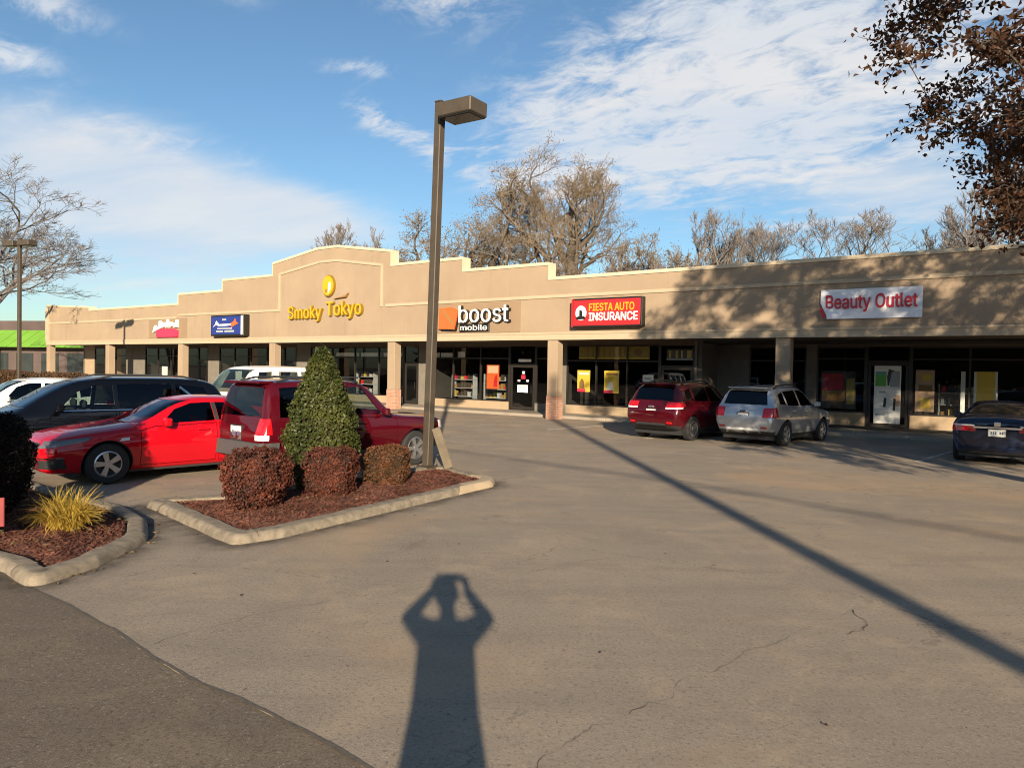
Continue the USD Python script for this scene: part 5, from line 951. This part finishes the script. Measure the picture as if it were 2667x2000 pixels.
tree('tree', 'largest half bare tree with tan leaves behind the gable', 'tree', (5.2, 57.0, 0), 131, 21.0, 9.6, 'bark', 'twig', 'leaf_tan', 10000, 0.11, 0.016, widen=1.32, trunk_h=6.0, trunk_r=0.34, **dict(BG, nchild=(8, 5, 5, 5, 4), spread=0.95, up=0.07))
tree('tree', 'half bare tan tree left of the largest one', 'tree', (-3.0, 55.0, 0), 132, 17.2, 7.6, 'bark', 'twig', 'leaf_tan', 6000, 0.11, 0.016, widen=1.3, trunk_h=5.0, trunk_r=0.30, **BG)
tree('tree', 'low bushy bare tree beside the lamp pole above the gable step', 'tree', (-7.6, 56.0, 0), 103, 13.4, 7.0, 'bark', 'twig', 'leaf_tan', 2500, 0.11, 0.015, widen=1.25, trunk_h=3.8, trunk_r=0.22, **BG)
tree('tree', 'small bare tree left of the gable peak', 'tree', (-15.2, 58.0, 0), 104, 13.6, 4.6, 'bark_grey', 'twig_grey', None, 0, rmin=0.014, trunk_h=4.5, trunk_r=0.18, **dict(BG, spread=0.6, up=0.2))
tree('tree', 'bare spreading tree right of the largest tree', 'tree', (15.5, 58.0, 0), 105, 15.4, 6.4, 'bark_grey', 'twig_grey', None, 0, rmin=0.014, trunk_h=4.5, trunk_r=0.24, **dict(BG, spread=0.62, up=0.30))
tree('tree', 'low bare tree above the red insurance sign', 'tree', (9.8, 52.0, 0), 106, 12.2, 4.8, 'bark_grey', 'twig', 'leaf_tan', 900, 0.12, rmin=0.014, trunk_h=3.5, trunk_r=0.2, **dict(BG, spread=0.8, up=0.2))
tree('tree', 'bare tree above the left end of the white banner', 'tree', (24.0, 58.0, 0), 107, 14.6, 5.8, 'bark_grey', 'twig_grey', None, 0, rmin=0.014, trunk_h=4.5, trunk_r=0.2, **dict(BG, spread=0.6, up=0.30))
tree('tree', 'bare grey tree partly behind the oak leaves at right', 'tree', (30.5, 50.0, 0), 108, 17.0, 6.4, 'bark_grey', 'twig_grey', None, 0, rmin=0.014, trunk_h=5.0, trunk_r=0.24, **dict(BG, spread=0.65, up=0.28))
tree('tree', 'big bare grey tree at the far left behind the double lamp', 'tree', (-39.5, 54.0, 0), 109, 18.0, 9.5, 'bark_grey', 'twig_grey', None, 0, rmin=0.014, trunk_h=5.0, trunk_r=0.15, **dict(BG, spread=0.9, up=0.08, nchild=(7, 6, 5, 5, 5)))
tree('tree', 'thin bare tree just above the right low parapet', 'tree', (19.8, 64.0, 0), 110, 14.8, 4.2, 'bark_grey', 'twig_grey', None, 0, rmin=0.014, trunk_h=4.2, trunk_r=0.18, **dict(BG, spread=0.6, up=0.30))

for i, (x, y, h, r) in enumerate([(1.5, 50.0, 9.6, 3.6), (12.4, 54.0, 10.8, 4.0), (8.0, 60.0, 12.0, 4.2), (-10.5, 60.0, 11.5, 3.2), (34.5, 56.0, 13.0, 4.2)]):
    tree('tree', ['low scrubby bare tree', 'low brown scrubby tree', 'thin bare tree', 'low twiggy bare tree', 'bare brown tree'][i] + ['  just above the step left of the red sign', ' right of the largest tree', ' directly behind the largest tree', ' right of the gable shoulder', ' at the far right behind the oak leaves'][i].replace('  ', ' '), 'tree', (x, y, 0), 150 + i, h, r, 'bark', 'twig', 'leaf_tan', 900, 0.11, rmin=0.014, trunk_h=2.8, trunk_r=0.16, **dict(BG, nchild=(7, 5, 5, 5, 4)))

# the oak on the right: its trunk stands just outside the picture
def oak(label, loc, seed, centre, radii, nclump, nleaf, group=None):
    rng = np.random.default_rng(seed); t = thing('oak_tree', label, 'tree', loc, 0, group); loc = np.array(loc, float); H0 = 3.4
    tk = np.array([(0, 0, -0.2), (0.03, 0.02, 1.2), (-0.02, 0.06, 2.4), (0.0, 0.05, H0), (0.1, 0.2, 6.0), (0.0, 0.1, 9.0), (0.1, 0.3, 11.5)])
    obj('trunk', tubes(tk[:-1], tk[1:], np.array([.36, .30, .27, .24, .17, .10]), np.array([.30, .27, .24, .17, .10, .04]), 10), M['bark'], t, smooth=60)
    cen, rad = np.array(centre) - loc, np.array(radii); cl = []
    while len(cl) < nclump:
        q = rng.uniform(-1, 1, 3); d = np.linalg.norm(q)
        w = cen + q * rad + loc; ratio = w[0] / max(w[1], 1.0)
        if d < 1 and d > 0.25 and w[2] > 2.3 and (ratio > 0.80 or w[2] > 2.1 + w[1] * (0.185 + max(0.70 - ratio, -0.02) * 1.0)) and meshkit.noise((q * rad + 20)[None] / 1.3, seed)[0] > 0.36: cl.append(cen + q * rad)
    if seed == 201:
        for k in range(46): y = rng.uniform(9.5, 12.5); r_ = rng.uniform(0.655, 0.80); cl.append(np.array([r_ * y, y, 2.1 + y * rng.uniform(0.20, 0.36)]) - loc)
    cl = np.array(cl); P0, P1, R0, R1 = [], [], [], []; mains = []
    for i in range(11):
        a = i / 11 * 2 * math.pi + rng.uniform(-0.2, 0.2); z0 = rng.uniform(2.8, 8.5); e = cen + rad * np.array([math.cos(a) * 0.72, math.sin(a) * 0.72, rng.uniform(-0.5, 0.6)]); b = np.array([0.02, 0.08, z0]); prev = b
        for k in range(1, 7):
            u = k / 6; p = b + (e - b) * u + np.array([0, 0, math.sin(u * math.pi) * 0.5]) + rng.normal(0, 0.14, 3) * (u < 1); P0.append(prev); P1.append(p); R0.append(0.10 * (1 - u + 1 / 6) + 0.012); R1.append(0.10 * (1 - u) + 0.012); mains.append(p); prev = p
    mains = np.array(mains)
    obj('limbs', tubes(P0, P1, R0, R1, 6), M['bark'], t, smooth=50); P0, P1, R0, R1 = [], [], [], []
    L = []; per = nleaf // len(cl)
    nodes = mains.copy(); thick_ = np.full(len(nodes), 0.020)
    cl = cl[np.argsort([np.linalg.norm(mains - c, axis=1).min() for c in cl])]
    for c in cl:   # each spray hangs on the nearest limb or earlier spray, thinner each time
        k_ = np.argmin(np.linalg.norm(nodes - c, axis=1)); b = nodes[k_]; r_ = thick_[k_]; mid = (b + c) / 2 + rng.normal(0, 0.10, 3) + [0, 0, 0.08]
        nodes = np.concatenate([nodes, [mid, c]]); thick_ = np.concatenate([thick_, [r_ * 0.9, r_ * 0.8]])
        for a_, b_, ra, rb in ((b, mid, r_, r_ * 0.9), (mid, c, r_ * 0.9, max(r_ * 0.7, .005))): P0.append(a_); P1.append(b_); R0.append(ra); R1.append(rb)
        for k in range(6):
            e = c + unit(rng, 1)[0] * rng.uniform(0.25, 0.62) * [1, 1, 0.7]; P0.append(c); P1.append(e); R0.append(.007); R1.append(.003)
            n = per // 6; u = rng.uniform(0.15, 1.08, n)[:, None]; L.append(c + (e - c) * u + rng.normal(0, 0.07, (n, 3)))
    L = np.concatenate(L); obj('twigs', tubes(P0, P1, R0, R1, 4), M['bark'], t)
    n = len(L); obj('crown', leaf_quads(L, unit(rng, n) + [0, 0, 0.3], unit(rng, n) - [0, 0, 0.8], rng.uniform(0.035, 0.072, n), rng.uniform(0.07, 0.12, n), 0.3), M['leaf_oak'], t)
    return t
oak('near oak with brown leaves hanging in at the upper right', (11.15, 8.2, 0), 201, (11.3, 9.6, 6.6), (6.3, 4.2, 5.0), 900, 118000)
oak('bare trunked brown oak out of view behind the photographer to the right', (15.5, 0.5, 0), 202, (13.3, 0.5, 9.9), (6.8, 4.2, 4.8), 520, 46000)

# ------------------------------------------------------------------ utility pole behind the camera, whose shadow crosses the lot
M['pole_wood'] = mk('pole_wood', (0.13, 0.10, 0.075), 0.95, 0.25, 5.0, 0.5, 25)
t = thing('utility_pole', 'tall wooden utility pole standing behind the photographer', 'utility pole', (5.27, -13.7, 0))
obj('post', tubes([(0, 0, -0.5)], [(0, 0, 14.6)], np.array([0.19]), np.array([0.13]), 14), M['pole_wood'], t, smooth=50)
obj('cross_arm', box(-1.1, 1.1, -0.06, 0.06, 13.7, 13.82), M['pole_wood'], t)
def wire(label, a, b, sag, r):
    a, b = np.array(a, float), np.array(b, float); u = np.linspace(0, 1, 41)[:, None]; p = a + (b - a) * u - np.array([0, 0, 1]) * sag * 4 * u * (1 - u)
    obj('overhead_cable', tubes(p[:-1], p[1:], np.full(40, r), np.full(40, r), 6), M['s_black'], label=label, cat='cable')
dv = np.array([6.8, -7.8]) / np.linalg.norm([6.8, -7.8])
wire('thick overhead cable bundle strung from the utility pole to the left', (5.25, -13.9, 8.0), (5.5 - dv[0] * 46, -13.9 - dv[1] * 46, 8.2), 0.5, 0.034)
wire('thick overhead cable bundle strung from the utility pole to the right', (5.3, -13.9, 8.0), (5.5 + dv[0] * 40, -13.9 + dv[1] * 40, 8.2), 0.5, 0.034)

# ------------------------------------------------------------------ far left: store with a green roof, hedge
M['green_roof'] = mk('green_metal_roof', (0.16, 0.34, 0.035), 0.5, 0.12, 0.6); M['far_wall'] = mk('far_brown_wall', (0.085, 0.06, 0.055), 0.9, 0.2, 0.4); M['far_pane'] = mk('far_pane', (0.03, 0.035, 0.035), 0.2, 0.2, 1.0)
t = thing('roadside_store', 'distant brown store with a bright green sloping roof at far left', 'building', (-52.0, 78.0, 0), -14)
obj('wall', box(-12, 9, 0, 10, 0, 3.6), M['far_wall'], t); obj('upper_wall', box(-14, 9, 4, 12, 3.6, 6.6), M['far_wall'], t)
rf = prism([(0, 0), (21, 0), (20.4, 1.9), (0.6, 1.9)], 0, 0.3); rf.apply_translation((-12, -1.3, 3.5)); v = rf.vertices; v[:, 1] += (v[:, 2] - 3.5) * 1.5
rf.vertices = v; roofp = obj('roof', rf, M['green_roof'], t)
for k in range(14): obj('roof_seam', tubes([(-11.6 + k * 1.5, -1.34, 3.52)], [(-11.4 + k * 1.47, 1.5, 5.40)], np.array([0.04]), np.array([0.04]), 4), M['green_roof'], roofp)
for k in range(6):
    w_ = obj('window', box(-11 + k * 3.3, -8.8 + k * 3.3, -0.06, 0.0, 0.5, 2.9), M['far_pane'], t); obj('sill', box(-11.1 + k * 3.3, -8.7 + k * 3.3, -0.12, -0.06, 0.38, 0.5), M['s_grey'], w_)
poster_w = W(0, 0); t2 = thing('store_poster', 'pale and orange poster on the green roofed store', 'poster', (-57.2, 79.0, 0.9), -14); obj('sheet', box(0, 2.2, -0.2, -0.1, 0, 2.4), M['s_banner'], t2); obj('print', box(0.1, 2.1, -0.22, -0.205, 0.1, 0.9), M['s_orange'], t2)
rng = np.random.default_rng(61)
t = thing('hedge', 'low brown hedge along the far left edge of the lot', 'hedge', (-27.5, 41.0, 0), -35.2)
n = 26000; q = np.stack([rng.uniform(-9, 6.5, n), rng.uniform(-0.7, 0.7, n), rng.random(n) ** 0.5 * 1.45], 1); q[:, 2] *= 0.85 + 0.3 * meshkit.fbm(np.c_[q[:, :2] * 0.9, np.zeros(n)], 3, 5)
obj('foliage', leaf_quads(q, unit(rng, n), unit(rng, n), rng.uniform(0.05, 0.09, n), rng.uniform(0.07, 0.13, n)), M['leaf_hedge'], t); obj('branch_core', box(-8.8, 6.3, -0.5, 0.5, 0, 1.0, 0.1), M['core'], t)

# rows of trees across the road behind the photographer (mirrored in the shop glass and car paint)
rng = np.random.default_rng(81); n = 90000; ang = rng.uniform(math.radians(100), math.radians(440), n); ang = np.where((ang > math.radians(228)) & (ang < math.radians(312)), ang, ang)
ang = rng.uniform(math.radians(160), math.radians(385), n); rad_ = rng.uniform(74, 82, n); hh = 7.5 + 7.5 * meshkit.fbm(np.stack([np.cos(ang) * 9, np.sin(ang) * 9, ang * 0], 1), 4, 3)
q = np.stack([np.cos(ang) * rad_, np.sin(ang) * rad_ - 4, hh * rng.random(n) ** 0.7], 1)
obj('treeline', leaf_quads(q, unit(rng, n), unit(rng, n), rng.uniform(0.7, 1.2, n), rng.uniform(1.0, 1.7, n)), M['leaf_hedge'], label='far treeline across the road behind the photographer', cat='treeline', kind='stuff')

# ------------------------------------------------------------------ dry leaves and litter on the lot
rng = np.random.default_rng(71); q = np.stack([rng.uniform(-6, 12, 420), 2.8 + 22 * rng.random(420) ** 1.3], 1)
keep = np.array([not isl1.contains(Point(p)) and not isl2.contains(Point(p)) for p in q]) & (np.abs(q[:, 0]) < q[:, 1] * 0.8)
q = q[keep]; n = len(q); big = np.where(rng.random(n) < 0.25, 1.7, 0.8)
obj('fallen_leaves', leaf_quads(np.c_[q, np.full(n, 0.012)], unit(rng, n) * 0.3 + [0, 0, 1], unit(rng, n), 0.013 * big, 0.022 * big, 0.3), M['leaf_oak'], label='scattered dry leaves and grit on the lot', cat='dry leaves', kind='stuff')

q = np.concatenate([inside(isl1.buffer(0.12), rng, 170), inside(isl2.buffer(0.12).intersection(Polygon([(-7.5, 6), (-3, 6), (-3, 12), (-7.5, 12)])), rng, 260)]); on_kerb = np.array([(isl1.contains(Point(p)) and not isl1.buffer(-0.3).contains(Point(p))) or (isl2.contains(Point(p)) and not isl2.buffer(-0.3).contains(Point(p))) for p in q]); q = q[~on_kerb]; n = len(q)
zz = np.array([0.17 if isl1.buffer(-0.3).contains(Point(p)) or isl2.buffer(-0.3).contains(Point(p)) else 0.125 if isl1.contains(Point(p)) or isl2.contains(Point(p)) else 0.012 for p in q])
obj('fallen_leaves', leaf_quads(np.c_[q, zz], unit(rng, n) * 0.5 + [0, 0, 1], unit(rng, n), rng.uniform(0.02, 0.045, n), rng.uniform(0.035, 0.07, n), 0.3), M['leaf_tan'], label='pale dry leaves caught in the mulch and along the kerbs', cat='dry leaves', kind='stuff')

# ------------------------------------------------------------------ the photographer, standing behind the camera
M['coat'] = mk('coat_cloth', (0.04, 0.042, 0.05), 0.9, 0.2, 20); M['trousers'] = mk('trouser_cloth', (0.03, 0.035, 0.05), 0.9, 0.2, 20); M['skin'] = mk('skin', (0.42, 0.26, 0.19), 0.6, 0.08, 10); M['hair'] = mk('hair', (0.03, 0.02, 0.015), 0.7, 0.2, 30); M['shoe'] = mk('shoe', (0.03, 0.03, 0.03), 0.6, 0.1, 10)
def limb(pts, rs):
    out = Manifold()
    for (a, ra), (b, rb) in zip(zip(pts[:-1], rs[:-1]), zip(pts[1:], rs[1:])):
        out += Manifold.batch_hull([Manifold.sphere(ra, 20).translate(tuple(map(float, a))), Manifold.sphere(rb, 20).translate(tuple(map(float, b)))])
    return out
def soft(mf, e=0.03, it=8):
    m = to_tri(mf.refine_to_length(e)); m.merge_vertices(); trimesh.smoothing.filter_taubin(m, iterations=it); return m
ph = thing('person', 'person in dark coat holding a phone up at the camera position', 'person', (0.0, -0.40, 0))
skin = limb([(0, .02, 1.78), (0, .05, 1.90)], [.075, .068])
hd = Manifold.sphere(1, 40).scale((.098, .118, .138)).translate((-.015, .07, 2.02)) + Manifold.sphere(1, 30).scale((.066, .08, .08)).translate((-.015, .095, 1.94)) + limb([(-.015, .185, 2.03), (-.015, .205, 1.985)], [.014, .018]) + limb([(-.115, .06, 2.03), (-.115, .06, 1.985)], [.018, .012]) + limb([(.085, .06, 2.03), (.085, .06, 1.985)], [.018, .012])
hands = Manifold()
for s in (-1, 1):
    w_, p = np.array([s * .165, .27, 2.01]), np.array([s * .140, .315, 2.08])
    hands += limb([w_, p], [.032, .036])
    for k in range(4):
        b = p + [s * .0, .012, -.02 + k * .022]; hands += limb([b, b + [-s * .014, .030, .008], b + [-s * (.050 - .004 * k), .034, .012]], [.0098, .0092, .008])
    hands += limb([p + [0, -.01, -.01], p + [-s * .03, -.018, .02], p + [-s * .060, -.010, .03]], [.012, .010, .009])
obj('body', soft(skin + hd + hands, 0.012, 4), M['skin'], ph, smooth=True)
hair = Manifold.sphere(1, 40).scale((.108, .128, .128)).translate((-.015, .055, 2.045)) - mbox(-.2, .2, .12, .4, 1.5, 2.08) - mbox(-.2, .2, -.3, .4, 1.5, 1.98)
obj('hair', soft(hair, 0.015, 4), M['hair'], ph, smooth=True)
coat = Manifold.batch_hull([Manifold.sphere(.12, 20).translate((s * .10, 0, 1.735)) for s in (-1, 1)] + [Manifold.sphere(.105, 20).translate((s * .105, .01, 1.40)) for s in (-1, 1)]) + Manifold.batch_hull([Manifold.sphere(.105, 20).translate((s * .105, .01, 1.40)) for s in (-1, 1)] + [Manifold.sphere(.135, 20).translate((s * .135, 0, .95)) for s in (-1, 1)])
for s in (-1, 1): coat += limb([(s * .17, .01, 1.76), (s * .325, .09, 1.835), (s * .170, .25, 1.99)], [.095, .064, .044])
obj('coat', soft(coat, 0.03, 8), M['coat'], ph, smooth=True)
legs = Manifold()
for s in (-1, 1): legs += limb([(s * .10, 0, 1.0), (s * .115, .02, .55), (s * .12, -.01, .10)], [.125, .085, .06])
obj('trousers', soft(legs, 0.03, 6), M['trousers'], ph, smooth=True)
for s in (-1, 1): obj('shoe', soft(Manifold.batch_hull([Manifold.sphere(.05, 16).translate((s * .12, -.05, .05)), Manifold.sphere(.048, 16).translate((s * .13, .08, .048)), Manifold.sphere(.035, 16).translate((s * .135, .18, .036))]), 0.02, 3), M['shoe'], ph, smooth=True)
t = thing('phone', 'black phone held sideways by the person behind the camera', 'phone', (0, -0.03, 2.10)); obj('case', box(-0.088, 0.088, -0.010, 0.0, -0.045, 0.040, 0.004), M['s_black'], t); obj('screen', box(-0.076, 0.076, -0.0125, -0.0105, -0.036, 0.030), M['lens'], t)
